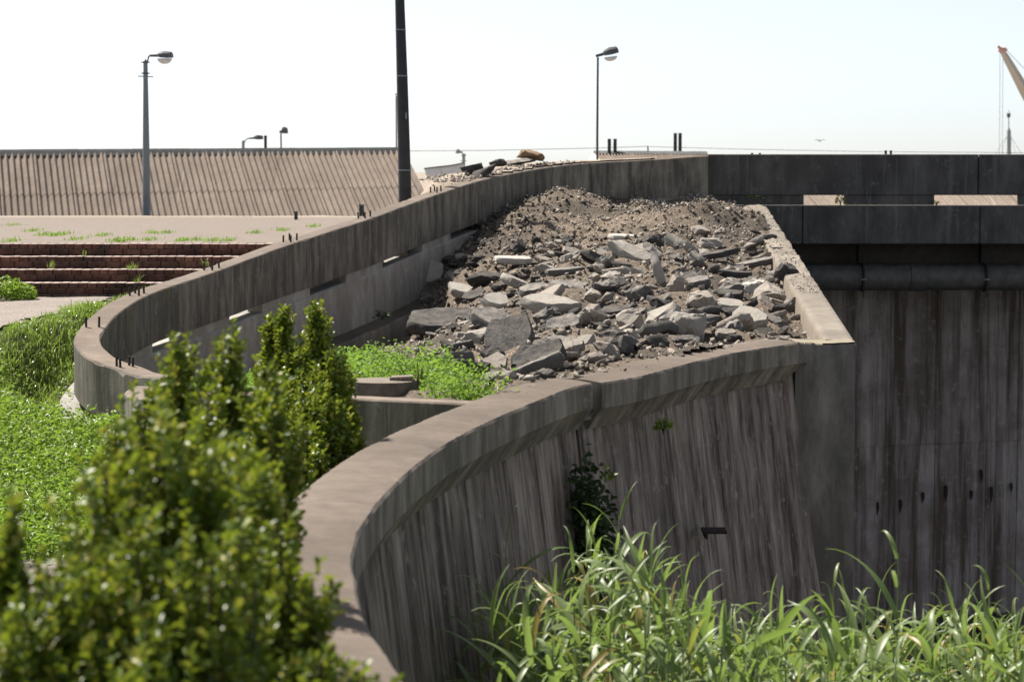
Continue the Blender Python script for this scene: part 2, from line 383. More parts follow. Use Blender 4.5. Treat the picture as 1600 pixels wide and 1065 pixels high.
# ================================================================== GROUND
rub_poly = [(RW.at(s).x+RW.nrm(s).x*.12, RW.at(s).y+RW.nrm(s).y*.12) for s in np.linspace(.5, RW.L, 70)]
rub_poly += [(3.95, 36.3), (2.66, 17.62), (2.28, 17.45)]
s_w0 = min(np.arange(0, WW.L, .05), key=lambda s: abs(WW.at(s).y-12.45))
rub_poly += [(WW.at(s).x-WW.nrm(s).x*.2, WW.at(s).y-WW.nrm(s).y*.2) for s in np.linspace(WW.L-.25, s_w0, 30)]
CW = Path([Vector((-.12,12.62,.194)), Vector((-.97,12.95,.194)), Vector((-1.6,13.25,.19)), Vector((-2.0,13.9,.12)), Vector((-2.5,15.2,-.05)), Vector((-2.92,17.0,-.2)), Vector((-3.02,17.95,-.24))])
rub_poly += [(CW.at(s).x, CW.at(s).y) for s in np.linspace(0.1, CW.L, 20)]
land_poly = [(-80, 2), (-80, 45), (1.5, 45)] + [(RW.at(s).x+RW.nrm(s).x*.1, RW.at(s).y+RW.nrm(s).y*.1) for s in np.linspace(RW.L-.3, .4, 90)]
land_poly += [(CW.at(s).x, CW.at(s).y) for s in np.linspace(CW.L, 0.1, 20)]
land_poly += [(WW.at(s).x-WW.nrm(s).x*.25, WW.at(s).y-WW.nrm(s).y*.25) for s in np.linspace(s_w0, .05, 50)]+[(1.2, 2)]
RWp = np.array([tuple(RW.at(s)) for s in np.linspace(0, RW.L, 240)])
def sst(a, b, x):
    t_ = min(1, max(0, (x-a)/(b-a))); return t_*t_*(3-2*t_)
STEP_Y, PLZ = 26.1, .635
def path_edge(y): return -4.99+(y-21.2)*.055
GY = [2, 14, 16.5, 18.5, 19.8, 21.3, 26]; GZ = [-.95, -.90, -.76, -.54, -.34, 0, 0]
def ground_z(x, y):
    z = float(np.interp(y+.25*max(0, x+4.6), GY, GZ))
    if y > 27.0: z = z+(PLZ-.03-z)*sst(27.06, 27.3, y)
    d = np.hypot(RWp[:, 0]-x, RWp[:, 1]-y); i = int(d.argmin()); d = d[i]; top = RWp[i, 2]
    if y > 17.5:
        low = top-.74; hump = max(z, top-.36) if y < 27 else z
        if y > 30: low = hump = max(z, top-.40+sst(32.4, 33.6, y)*.43)
        z = z+(hump-z)*sst(1.25, .6, d)*sst(21.5, 23.5, y)
        z = z+(low-z)*sst(.85, .35, d)*sst(17.5, 18.6, y)
    return z+.02*fbm(x*1.5, y*1.5)
def heightfield(name, xs, ys, zf, poly, mat, kind='structure'):
    idx = -np.ones((len(xs), len(ys)), int); V = []; Fq = []
    for i in range(len(xs)-1):
        for j in range(len(ys)-1):
            cx, cy = (xs[i]+xs[i+1])/2, (ys[j]+ys[j+1])/2
            if not inpoly(cx, cy, poly): continue
            q = []
            for a, b in ((i, j), (i+1, j), (i+1, j+1), (i, j+1)):
                if idx[a, b] < 0: idx[a, b] = len(V); V.append((xs[a], ys[b], zf(xs[a], ys[b])))
                q.append(idx[a, b])
            Fq.append(q)
    o = npmesh(name, V, Fq, mat, smooth=True); tag(o, kind=kind); return o
xs = list(np.arange(-80, -8, 6))+list(np.arange(-8, 2.5, .16)); ys = list(np.arange(2, 37, .17))+[38, 40, 42, 45]
ia = [y for y in ys if y < 29.4]; ib = [y for y in ys if y >= 29.0 and y > ia[-2]]
heightfield('grass_bank_soil', xs, ia, ground_z, land_poly, M['soil'])
heightfield('sandy_verge', xs, [ia[-1]]+[y for y in ys if y > ia[-1]], ground_z, land_poly, M['sand'])
far = MB(); far.add([(-2500,44,-2.6),(2500,44,-2.6),(2500,4000,-2.6),(-2500,4000,-2.6)], [(0,1,2,3)])
tag(far.build('ground', M['sand']), kind='structure')
# near path sheets
pm = MB(); pts = [(-30, 4), (-1.45, 4), (-1.45, 11.5), (-2.6, 13.4), (-5, 13.8), (-30, 14.2)]
nn_ = 0
def sheet(name, x0, x1, y0, y1, zf, mat, cond, st=.15):
    xs_ = np.arange(x0, x1, st); ys_ = np.arange(y0, y1, st); idx = {}; V = []; Fq = []
    for x in xs_:
        for y in ys_:
            if not cond(x+st/2, y+st/2): continue
            q = []
            for a, b in ((x, y), (x+st, y), (x+st, y+st), (x, y+st)):
                k = (round(a, 3), round(b, 3))
                if k not in idx: idx[k] = len(V); V.append((a, b, zf(a, b)))
                q.append(idx[k])
            Fq.append(q)
    return tag(npmesh(name, V, Fq, mat, smooth=True), kind='structure')
sheet('footpath', -9, -1.6, 6, 13.9, lambda x, y: ground_z(x, y)+.02, M['path'], lambda x, y: y < 13.6+.25*nz(x*2, y*2) and inpoly(x, y, land_poly) and x < -2.4+.3*nz(x, y)+.1*nz(x*5, y*5), .08)
sheet('gravel_path', -12, -3.5, 20.8, 26.25, lambda x, y: ground_z(x, y)+.025, M['path'], lambda x, y: x < path_edge(y)+.12*nz(x*3, y*3) and y > 21.15+.1*nz(x*3, y*2)-(x+5)*.25, .1)
pl = MB(); pl.add([(-30,27.2,PLZ),(-2.75,27.2,PLZ),(-2.2,28.15,PLZ),(-1.9,29.4,PLZ),(-2.7,42.2,PLZ),(-30,42.2,PLZ),(-30,42.2,-2.6),(-2.7,42.2,-2.6)], [(0,1,2,3,4,5),(5,4,7,6)])
tag(pl.build('plaza_paving', M['paving']), kind='structure')
# canal
wa = MB(); wa.add([(-1,12,-6.66),(70,12,-6.66),(70,43.95,-6.66),(-1,43.95,-6.66)], [(0,1,2,3)])
tag(wa.build('canal_water', M['water']), kind='structure')
def bank_z(x, y): return -2.6-4.6*sst(13.5, 19, y)+.12*fbm(x*.8, y*.8)
sheet('canal_bank', -1.5, 12, 2.5, 21, bank_z, M['bank'], lambda x, y: (not inpoly(x, y, land_poly)) and not inpoly(x, y, rub_poly), .35)

# ================================================================== RAMP WALL (curved parapet on the left)
rw = empty('ramp_wall', RW.at(6), 'curved concrete ramp wall with long slots and rusty bolt stubs, sweeping up to the bridge', 'wall')
rw.location = (0, 0, 0)
def hb(s): return float(np.interp(s, [0, 1.5, 3, 6, 9, 12, RW.L], [.45, .47, .49, .54, .60, .62, .635]))
TH = .245
def chip(s, k): 
    a = nz(s*5.1, k*3.7, 2.2); return max(0, a-.28)*.09
def band_prof(s):
    h = hb(s); c1 = chip(s, 1)+.012; c2 = chip(s, 2)*.4+.010
    return [(c1, 0), (TH*.5, .004), (TH-c2, 0), (TH, -c2), (TH, -h*.35), (TH, -h*.7), (TH, -h), (TH*.5, -h), (0, -h), (0, -h*.7), (0, -h*.35), (0, -c1*1.3)]
def wob(a): 
    def f(q, t, k, nn): return q+nn*(a*fbm(q.x*2, q.y*2, q.z*2, 3))+Vector((0, 0, a*.5*nz(q.x*3, q.y*3, 4)))
    return f
def panel_breaks(L): return [0]+L+[RW.L]
pb = [0.0] + [RW.s_px(x, 3, None, TH) for x in (268, 483, 735, 925)] + [RW.L]
for i in range(len(pb)-1):
    a, b = pb[i]+.006, pb[i+1]-.006
    o = sweep(RW, np.arange(a, b+1e-4, (b-a)/max(4, int((b-a)/.07))), band_prof, wob(.007)).build('parapet_panel', M['parapet_new'] if i == 0 else M['parapet'], rw, True, angle=35)
    if i == 0: o['label'] = 'paler rounded end panel with chipped outer edge'
SL = .10
slots = [(.15, RW.s_px(120, 0, 3.0))] + [(RW.s_px(a, 3, None, TH), RW.s_px(b, 3, None, TH)) for a, b in ((240, 292), (361, 412), (486, 543), (600, 662), (706, 756))]
sp = 0
edges = []
for a, b in slots: edges.append((sp, a)); sp = b
edges.append((sp, RW.L))
for a, b in edges:
    if b-a < .05: continue
    n = max(1, round((b-a)/2.2))
    for k in range(n):
        s0, s1 = a+(b-a)*k/n, a+(b-a)*(k+1)/n-.004
        sweep(RW, np.linspace(s0, s1, max(3, int((s1-s0)/.1))), lambda s: [(.03, -hb(s)+.002), (TH-.022, -hb(s)+.002), (TH-.022, -hb(s)-SL-.004), (.03, -hb(s)-SL-.004)], wob(.005)).build('spacer_block', M['lower_wall'], rw)
LW = .62
def low_prof(s):
    h = hb(s)+SL
    return [(-.13, -h), (.1, -h), (TH-.02, -h), (TH, -h-.02), (TH+.005, -h-.2), (TH+.01, -h-.4), (TH+.015, -h-LW), (-.13, -h-LW), (-.13, -h-.02)]
lb = [0, RW.s_px(430, 3, None, TH), RW.s_px(655, 3, None, TH), RW.L]
for a, b in zip(lb, lb[1:]):
    sweep(RW, np.linspace(a+.004, b-.004, int((b-a)/.09)), low_prof, wob(.008)).build('lower_wall', M['lower_wall'], rw, True, angle=35)
def ledge_prof(s):
    h = hb(s)+SL+LW
    return [(-.08, -h-.002), (TH+.03, -h-.002), (TH+.25, -h-.02), (TH+.27, -h-.05), (TH+.28, -h-.45), (TH+.1, -h-.52), (-.08, -h-.6)]
sweep(RW, np.linspace(.05, RW.s_px(690, 3, None, TH), 170), ledge_prof, wob(.02)).build('footing_ledge', M['ledge'], rw, True, angle=35)
# bolts in the wall top: sub-parts of the panel that they stand in
panels = [o_ for o_ in rw.children if o_.name.startswith('parapet_panel')]
def panel_at(p):
    return min(panels, key=lambda o_: min((Vector(c_)-p).length for c_ in [v.co for v in list(o_.data.vertices)[::12]]))
def bolt(p, h=.085):
    m = MB(); m.tube([p-Vector((0,0,.03)), p+Vector((random.uniform(-.006,.006), random.uniform(-.006,.006), h))], .011, 6)
    m.build('anchor_bolt', M['iron'], panel_at(p))
for px in (196, 315, 438, 556, 668):
    s = RW.s_px(px, 3.0)
    for du in (.075, .17):
        for ds in (-.09, .09):
            bolt(RW.at(s+ds)+RW.nrm(s)*du)
s = RW.s_px(118, 0, 3.5)+.25
for du in (.06, .18): bolt(RW.at(s)+RW.nrm(s)*du, .1)
s = RW.s_px(176, 0, 2.0)
for du in (.06, .18):
    for ds in (-.035, .035): bolt(RW.at(s+ds)+RW.nrm(s)*du)

# ================================================================== WING WALL
ww = empty('wing_wall', (0, 0, 0), 'curved board marked retaining wall with overhanging rounded coping, below the rubble', 'wall')
sg = WW.s_px(925, 6, None); sg0 = sg-.03; sg1 = sg+.13
CT, CHh = .365, .172
def ochip(s, k):
    a = nz(s*2.1, k*3.7, 2.2)*.6+nz(s*9, k, 7)*.5; return max(0, a-.34)*.16
def cop_prof(s):
    c = .010+ochip(s, 1)
    return [(-c, 0), (-.10, .012), (-.21, .018), (-.32, .014), (-CT+.02, 0), (-CT, -.02), (-CT, -.30), (-.10, -.30), (-.012, -CHh), (0, -CHh+.01), (0, -.09), (0, -c*1.3)]
for i, (a, b) in enumerate(((.02, sg0), (sg1, WW.L-.01))):
    n = int((b-a)/.025)
    def dsp(q, t, k, nn, i=i):
        q = q+nn*.004*fbm(t*3.3, k*.9, 3, 4)+Vector((0, 0, .003*nz(t*2.2, k*.5)+.0035*mnoise.noise((t*31, 1.5, 3))*(k in (0, 1, 2, 3, 4))))
        if i == 0: q = q+Vector((0, 0, .012))+nn*.015*(k not in (4, 5, 6))
        return q
    sweep(WW, np.linspace(a, b, n), cop_prof, dsp).build('coping', M['coping'], ww, True, angle=28)
jb = MB(); 
sweep(WW, np.linspace(sg0+.012, sg1-.03, 3), [(-.045, -.03), (-.3, -.02), (-.3, -.25), (-.055, -.23)], wob(.012)).build('joint_block', M['coping'], ww)
# body: boards pressed into the concrete
bd = []; s = 0
rb = random.Random(3)
while s < WX.L-.02:
    wd = rb.uniform(.06, .135); bd.append((s, min(s+wd, WX.L-.012), rb.gauss(0, .005))); s += wd
def body(a, b, extra):
    st = []
    for s0, s1, dv in bd:
        if s1 < a or s0 > b: continue
        st += [(max(s0, a)+.003, dv), ((max(s0, a)+min(s1, b))/2, dv+rb.gauss(0, .0015)), (min(s1, b)-.003, dv)]
    wl = [-.265, -.28, -.4, -.7, -1.1, -1.6, -2.2, -3.0, -3.9, -5.0]
    vs = []; n = len(wl)+4
    for s_, dv in st:
        c = WX.at(s_); nn = WX.nrm(s_)
        row = [(-.006+dv-.012, -CHh-.006)]+[(-.125+dv+(-w_-.265)*.125+extra+.006*nz(s_*9, w_*1.2, 5), w_) for w_ in wl]+[(-CT+.02, -5.0), (-CT+.02, -1.0), (-CT+.02, -.29)]
        for u, w_ in row: q = c+nn*u; q.z += w_; vs.append(q)
    fs = []
    for i in range(len(st)-1):
        for k in range(n): fs.append((i*n+k, i*n+(k+1) % n, (i+1)*n+(k+1) % n, (i+1)*n+k))
    fs += [tuple(range(n))[::-1], tuple(range((len(st)-1)*n, len(st)*n))]
    mb = MB(); mb.add(vs, fs); return mb
body(0.03, sg-.02, .012).build('wall_body', M['wing'], ww)
body(sg+.045, WX.L-.02, -.006).build('wall_body', M['wing'], ww)
sweep(WW, [sg-.04, sg+.06], [(-.20, -.25), (-.40, -.25), (-.40, -4), (.24, -4)]).build('joint_filler', M['under'], ww)
# corner pier
pr = MB(); PY = 17.19; z0 = P(1290, 534, PY).z
x0, x1 = P(1243, 540, PY).x, P(1337, 540, PY).x
for i in range(1): pass
nx, nzz = 8, 24
g = []
fs = []
def grid_face(mb, f, nu, nv):
    b = [f(i/nu, j/nv) for j in range(nv+1) for i in range(nu+1)]
    mb.add(b, [(j*(nu+1)+i, j*(nu+1)+i+1, (j+1)*(nu+1)+i+1, (j+1)*(nu+1)+i) for j in range(nv) for i in range(nu)])
ztopf = lambda u: z0-.012*math.sin(u*math.pi)+.004*nz(u*6, 2)
grid_face(pr, lambda u, v: Vector((x0+(x1-x0)*u, PY+.01*fbm(u*2, v*9)+(.02 if v > .99 else 0), ztopf(u)-.012-5.6*(1-v))), 8, 40)
grid_face(pr, lambda u, v: Vector((x0+(x1-x0)*u, PY+.02+v*.42, ztopf(u)-.004*v)), 8, 3)
grid_face(pr, lambda u, v: Vector((x1, PY+.44*u, z0-.012-5.6*(1-v))), 2, 8)
grid_face(pr, lambda u, v: Vector((x0, PY+.44-.44*u, z0-.012-5.6*(1-v))), 2, 8)
pr.build('corner_pier', M['pier'], ww, True, angle=40)
br = MB(); q = P(1116, 829, 15.3); br.box(q.x-.085, q.x+.085, q.y-.06, q.y+.12, q.z-.012, q.z+.008); br.box(q.x-.07, q.x-.05, q.y-.05, q.y+.12, q.z-.05, q.z-.0125)
br.build('iron_bracket', M['iron'], ww)

# ================================================================== SIDE WALL running back to the bridge, and low cross wall
sw = empty('side_wall', (0, 0, 0), 'sunlit straight concrete wall with broken pebbly top, running from corner pier to bridge', 'wall')
SLn, SRn = P(1288, 530, 17.56), P(1335, 531, 17.56); SLf, SRf = P(1161, 321, 35.9), P(1196, 321, 35.9)
def swp(a, b): 
    return SLn.lerp(SLf, a).lerp(SRn.lerp(SRf, a), b)
mb = MB()
def sw_rough(a): return sst(.16, .30, a)
NA = 150
def swv(a, k):
    r = sw_rough(a)
    u = [0, .06, .2, .35, .5, .65, .8, .94, 1][k]
    q = swp(a, u); n_ = fbm(q.x*9, q.y*9, 1, 4)
    q.z += r*(.045*n_)-.012*(k in (0, 8))
    q.x += (.03*r*nz(q.y*3, 5)-.02*max(0, nz(q.y*6, 9)))*(k in (0, 1)) + .02*r*nz(q.y*4, 8)*(k == 8)
    return q
rows = []
for i in range(NA+1):
    a = i/NA
    row = [swv(a, k) for k in range(9)]
    l = row[0].copy(); r = row[-1].copy()
    # chamfered rebate on the inner side
    row = [Vector((l.x-.03, l.y, l.z-5)), Vector((l.x-.03, l.y, l.z-.40)), Vector((l.x-.012, l.y, l.z-.04))]+row+[Vector((r.x, r.y, r.z-6))]
    rows += row
n = 13
mb.add(rows, [(i*n+k, i*n+k+1, (i+1)*n+k+1, (i+1)*n+k) for i in range(NA) for k in range(n-1)]+[tuple(range(n)), tuple(range(NA*n, NA*n+n))])
mb.build('wall_body', M['strip'], sw, True, angle=45)
cw = empty('cross_wall', (0, 0, 0), 'low grey concrete wall between shrubs and wing wall, tree stump behind it', 'wall')
sweep(CW, np.linspace(0, CW.L, 90), [(.04, -.008), (.03, 0), (-.11, 0), (-.12, -.01), (-.12, -1.2), (.04, -1.2)], wob(.006)).build('wall_body', M['parapet_new'], cw, True, angle=38)

# ================================================================== BRIDGE
bg_ = empty('bridge', (0, 0, 0), 'black stained concrete footbridge with long slots in its parapet, over the dark canal', 'bridge')
BY = 36.2
def bx(px): return (px-800)/F*BY*1.003
def bz(py): return P(1300, py, BY).z
def slab(name, xa, xb, ya, yb, za, zb, mat, parent=bg_, bev=.012):
    m = MB(); m.box(xa, xb, ya, yb, za, zb); return m.build(name, mat, parent, bevel=bev)
for a, b, dy in ((1104, 1524, 0.0), (1525, 2500, .012)):
    slab('parapet_panel', bx(a)+.004, bx(b)-.004, BY+dy, BY+.24+dy, bz(305), bz(241), M['bridge'])
for a, b in ((1104, 1254), (1319, 1457), (1590, 2500)):
    slab('spacer_block', bx(a), bx(b), BY+.03, BY+.22, bz(320.5)+.002, bz(304.5)-.002, M['bridge'], bev=.004)
for a, b, dy in ((1000, 1252, .02), (1252.5, 1528, .01), (1528.5, 2500, .0)):
    slab('edge_beam', bx(a)+.003, bx(b)-.003, BY-.02+dy, BY+.5, bz(381), bz(321), M['bridge'])
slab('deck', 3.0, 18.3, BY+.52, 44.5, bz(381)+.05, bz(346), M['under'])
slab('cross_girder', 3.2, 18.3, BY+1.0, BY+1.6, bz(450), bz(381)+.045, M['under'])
for px in (1382, 1390, 1174, 1186):
    m = MB(); x = bx(px); m.tube([(x, BY+.12, bz(242)), (x, BY+.12, bz(235 if px > 1300 else 239))], .02, 6); m.build('anchor_bolt', M['iron'], bg_)
# abutment
ab = empty('abutment_wall', (0, 0, 0), 'tall stained abutment wall in shade under the bridge, with vertical board joints', 'wall')
A0, A1 = P(1230, 500, 38.6), P(2300, 500, 43.2)
ab_top = bz(381)+.04
vs = []; cols = []
rb = random.Random(5); tt = 0
while tt < 1: 
    wd = rb.uniform(.010, .022); cols.append((tt, min(1, tt+wd), rb.gauss(0, .012))); tt += wd
zl = [ab_top, 0, -1.0, -1.9, -2.8, -3.43, -3.47, -4.2, -5.2, -6.0, -6.8]
ex = []
for a, b, dv in cols: ex += [(a+.0006, dv), (b-.0006, dv)]
for t_, dv in ex:
    for k, z in enumerate(zl):
        vs.append(Vector((A0.x+(A1.x-A0.x)*t_, A0.y+(A1.y-A0.y)*t_+dv+(.015 if z < -3.45 else 0), z)))
m = MB(); n = len(zl)
m.add(vs, [(i*n+k, (i+1)*n+k, (i+1)*n+k+1, i*n+k+1) for i in range(len(ex)-1) for k in range(n-1)])
m.box(A0.x, A1.x, 43.4, 43.8, -7, ab_top)
m.build('wall_body', M['abut'], ab)
rb = random.Random(9)
for k, (px, py) in enumerate(((1371, 792), (1407, 788), (1442, 775), (1478, 768), (1518, 772), (1534, 742), (1549, 770), (1580, 760))):
    t_ = (P(px, py, 39.2).x-A0.x)/(A1.x-A0.x); y_ = A0.y+(A1.y-A0.y)*t_; q = P(px, py, y_); hh = rb.uniform(.07, .13)
    dv_ = next(dv for a, b, dv in cols if a <= (q.x-A0.x)/(A1.x-A0.x) <= b)
    m = MB(); m.add([(q.x-.02, y_+dv_-.012, q.z+hh), (q.x+.025, y_+dv_-.012, q.z+hh*.9), (q.x+.035, y_+dv_-.012, q.z-.01), (q.x+.005, y_+dv_-.012, q.z-hh*1.5), (q.x-.02, y_+dv_-.012, q.z), (q.x-.02, y_+dv_+.02, q.z+hh), (q.x+.025, y_+dv_+.02, q.z+hh*.9), (q.x+.035, y_+dv_+.02, q.z-.01), (q.x+.005, y_+dv_+.02, q.z-hh*1.5), (q.x-.02, y_+dv_+.02, q.z)],
        [(0, 1, 2, 3, 4), (0, 5, 6, 1), (1, 6, 7, 2), (2, 7, 8, 3), (3, 8, 9, 4), (4, 9, 5, 0)])
    m.build('drip_stain', M['iron'], ab)  # thin dark plates added as the drip stains at the tie holes
# pipe
pip = empty('drain_pipe', P(1450, 433, 36.85), 'thick grey water pipe hung below the bridge edge beam', 'pipe')
pc = P(1450, 433, 36.85); pr_ = .225
def ptube(name, xa, xb, r, mat):
    m = MB(); m.tube([(x-pc.x, 0, 0) for x in np.linspace(xa, xb, 8)], r, 24); return m.build(name, mat, pip, True, angle=40)
ptube('pipe_section', 3.8, bx(1418)*1.02, pr_, M['pipe']); ptube('coupling', bx(1418)*1.02+.002, bx(1440)*1.02, pr_+.014, M['pipe']); ptube('pipe_section', bx(1440)*1.02+.002, 18, pr_-.004, M['pipe'])
for px in (1346, 1537):
    x = P(px, 433, 36.85).x-pc.x
    m = MB(); m.box(x-.07, x+.07, -.10, .10, pr_+.02, 1.0-.36); m.box(x-.012, x+.012, -pr_-.05, -pr_-.026, -.33, .42)
    m.build('hanger', M['iron'], pip)
    m = MB(); ring = [(x, math.cos(g)*(pr_+.012), math.sin(g)*(pr_+.012)) for g in np.linspace(0, 2*math.pi, 25)]
    m.tube(ring, .022, 6, False); m.build('clamp', M['iron'], pip)
    m = MB(); m.box(x-.05, x+.05, -pr_-.06, -pr_-.052, -.035, -.015); m.build('bolt_plate', M['steel'], pip)

# ================================================================== STEPS
st_ = empty('brick_steps', (-8, STEP_Y, 0), 'four long red brick steps with pale nosings, leading up to the paved plaza', 'steps')
st_.location = (0, 0, 0)
RS, TR = .146, .3
xr = [-2.7, -2.9, -3.2, -3.55]; XL = -6.6
def shared_box(name, sx, sy, sz, mat, bev):
    m = MB(); m.box(-sx/2, sx/2, -sy/2, sy/2, -sz/2, sz/2); o = m.build(name, mat, None, bevel=bev); me = o.data; D.objects.remove(o); return me
me_h = shared_box('nosing_brick', .104, .22, .062, M['brick'], .006)
me_s = shared_box('riser_brick', .214, .10, .070, M['brick'], .005)
core = MB()
rs = random.Random(2)
for i in range(4):
    ztop = PLZ-.002-i*RS; yf = 27.0-i*TR
    x_end = xr[i]
    core.box(XL-6, x_end, yf+.03, yf+TR+.06-.001*i, -.3, ztop-.012)
    x = XL+rs.uniform(0, .1)
    while x < x_end:
        o = D.objects.new('nosing_brick', me_h); link(o, st_); o.location = (x, yf+.11-.012+rs.uniform(-.004, .004), ztop-.031+rs.uniform(-.003, .002)); o.rotation_euler = (0, rs.uniform(-.01, .01), rs.uniform(-.015, .015)); x += .1125
    for row in range(2 if i == 3 else 1):
        x = XL+rs.uniform(0, .2)
        while x < x_end:
            o = D.objects.new('riser_brick', me_s); link(o, st_); o.location = (x, yf+.062+rs.uniform(-.003, .003), ztop-.066-.037-row*.08); x += .224
core.build('step_core', M['mortar'], st_)

# ================================================================== RUBBLE FILL
ctrl = [(720,550,20),(760,585,15.2),(672,512,27),(676,475,29.4),(682,440,30.3),(702,402,31.2),(625,556,28.4),(642,540,28.9),(720,425,29),(800,572,15.8),(810,598,13.6),(900,505,18.5),(900,455,21.5),(900,405,25),(900,352,29.5),(862,299,33.8),(905,302,33.6),(820,330,33),(815,360,31),(770,385,30.8),
  (1000,505,19),(1000,445,22),(1000,385,26.5),(1000,343,31),(950,318,33.4),(1030,340,33.2),(1020,346,34.6),(1060,319,35.9),(1110,317,35.7),(1080,332,33.8),(1150,338,33),(1150,385,28),(1185,432,24.5),(1205,490,20.8),(1235,548,17.9),(1259,552,18.6),(1256,512,20),(1238,478,22.5),(1214,446,25),(1100,505,18.6),(1100,445,22.3),(1100,392,27),
  (1000,566,15.2),(900,592,14.0),(1120,540,16.9),(1050,345,31),(1060,370,28.8),(560,620,13.5),(650,624,13.3),(700,612,13.9),(600,612,14),(600,590,16.5),(680,572,16.8),(560,575,18.5),(620,560,20),(540,585,26.5),(590,568,27),(470,610,24),(645,545,26.5),(520,600,21),(450,620,19),(330,650,18),(940,305,35.8),(840,318,34.6),(1180,340,35.5)]
CPt = np.array([tuple(P(*q)) for q in ctrl])
def tps_fit(p):
    n = len(p); d = np.hypot(p[:, None, 0]-p[None, :, 0], p[:, None, 1]-p[None, :, 1])
    K = d+np.eye(n)*.015
    A = np.zeros((n+3, n+3)); A[:n, :n] = -K+2*0; A[:n, n] = 1; A[:n, n+1:] = p[:, :2]; A[n, :n] = 1; A[n+1:, :n] = p[:, :2].T
    b = np.zeros(n+3); b[:n] = p[:, 2]; return np.linalg.solve(A, b)
TW = tps_fit(CPt)
def terr(x, y):
    d = np.hypot(CPt[:, 0]-x, CPt[:, 1]-y); return float(-(d*TW[:-3]).sum()+TW[-3]+TW[-2]*x+TW[-1]*y)
HUMPS = [(P(*q[:3]).x, q[2], q[3], q[4]) for q in ((875,300,33.2,.75,.07),(1085,335,31.2,.8,.23),(1015,340,32.6,.6,-.16),(960,330,32.4,.45,.10),(930,360,29.6,.7,-.08),(830,350,31,.55,.10),(1150,360,30.5,.5,.06))]
def terr_n(x, y):
    k = sst(-2.2, -.6, x-(-.1)+(y-14)*.26) if y < 22 else 1
    r = abs(fbm(x*1.1, y*1.1, 3, 5))
    u_ = sst(24.5, 28, y)
    k2 = u_*(.085*fbm(x*1.3+7, y*1.3, 6, 4)+.07*(abs(nz(x*3.1, y*3.1, 4))-.25))
    for hx, hy, hr, ha in HUMPS: k2 += ha*math.exp(-((x-hx)**2+(y-hy)**2)/(hr*hr))
    return terr(x, y)+k2+k*(.10*fbm(x*.9+3, y*.9, 1, 3)+.07*fbm(x*3.5, y*3.5, 2, 4)+.05*r-.03)
def on_terr(px, py, lo=12.8, hi=36.0):
    Y = np.arange(lo, hi, .05); p0, p1 = P(px, py, 1.0), P(px, py, 2.0); g = p1-p0
    X = p0.x+g.x*(Y-1); Z = p0.z+g.z*(Y-1)
    d = np.hypot(CPt[:, 0, None]-X, CPt[:, 1, None]-Y); T = -(d*TW[:-3, None]).sum(0)+TW[-3]+TW[-2]*X+TW[-1]*Y
    k = np.nonzero(T >= Z)[0]
    i = k[0] if len(k) else len(Y)-1
    return Vector((X[i], Y[i], T[i]))
xs = np.arange(-4.5, 4.3, .07); ys = np.arange(12.3, 36.5, .085)
heightfield('rubble_mound', list(xs), list(ys), terr_n, rub_poly, M['mound'])

def hull_rock(seed, sx, sy, sz, npts=16, noise_a=.05, sub=1):
    r = random.Random(seed); bm = bmesh.new()
    for i in range(npts):
        v = Vector((r.gauss(0, 1), r.gauss(0, 1), r.gauss(0, 1))).normalized()*r.uniform(.8, 1.0)
        bm.verts.new((v.x*sx/2, v.y*sy/2, v.z*sz/2))
    h = bmesh.ops.convex_hull(bm, input=bm.verts)
    bmesh.ops.delete(bm, geom=[v for v in bm.verts if not v.link_faces], context='VERTS')
    bmesh.ops.triangulate(bm, faces=bm.faces)
    if sub: 
        bmesh.ops.subdivide_edges(bm, edges=bm.edges, cuts=sub, use_grid_fill=True)
        m_ = min(sx, sy, sz)
        for v in bm.verts:
            n_ = Vector((nz(v.co.x*9/sx+seed, v.co.y*9/sy, v.co.z*6/sz), nz(v.co.x*9/sx, v.co.y*9/sy+seed, 5), nz(v.co.z*7/sz, seed, v.co.x*8/sx)))
            v.co += n_*m_*noise_a*2
            if sub > 1: v.co += Vector((nz(v.co.x*26/sx, v.co.y*26/sy, seed), nz(v.co.y*26/sy, v.co.z*20/sz, seed+4), nz(v.co.z*20/sz, v.co.x*26/sx, seed+9)))*m_*.045
    bmesh.ops.recalc_face_normals(bm, faces=bm.faces); return bm
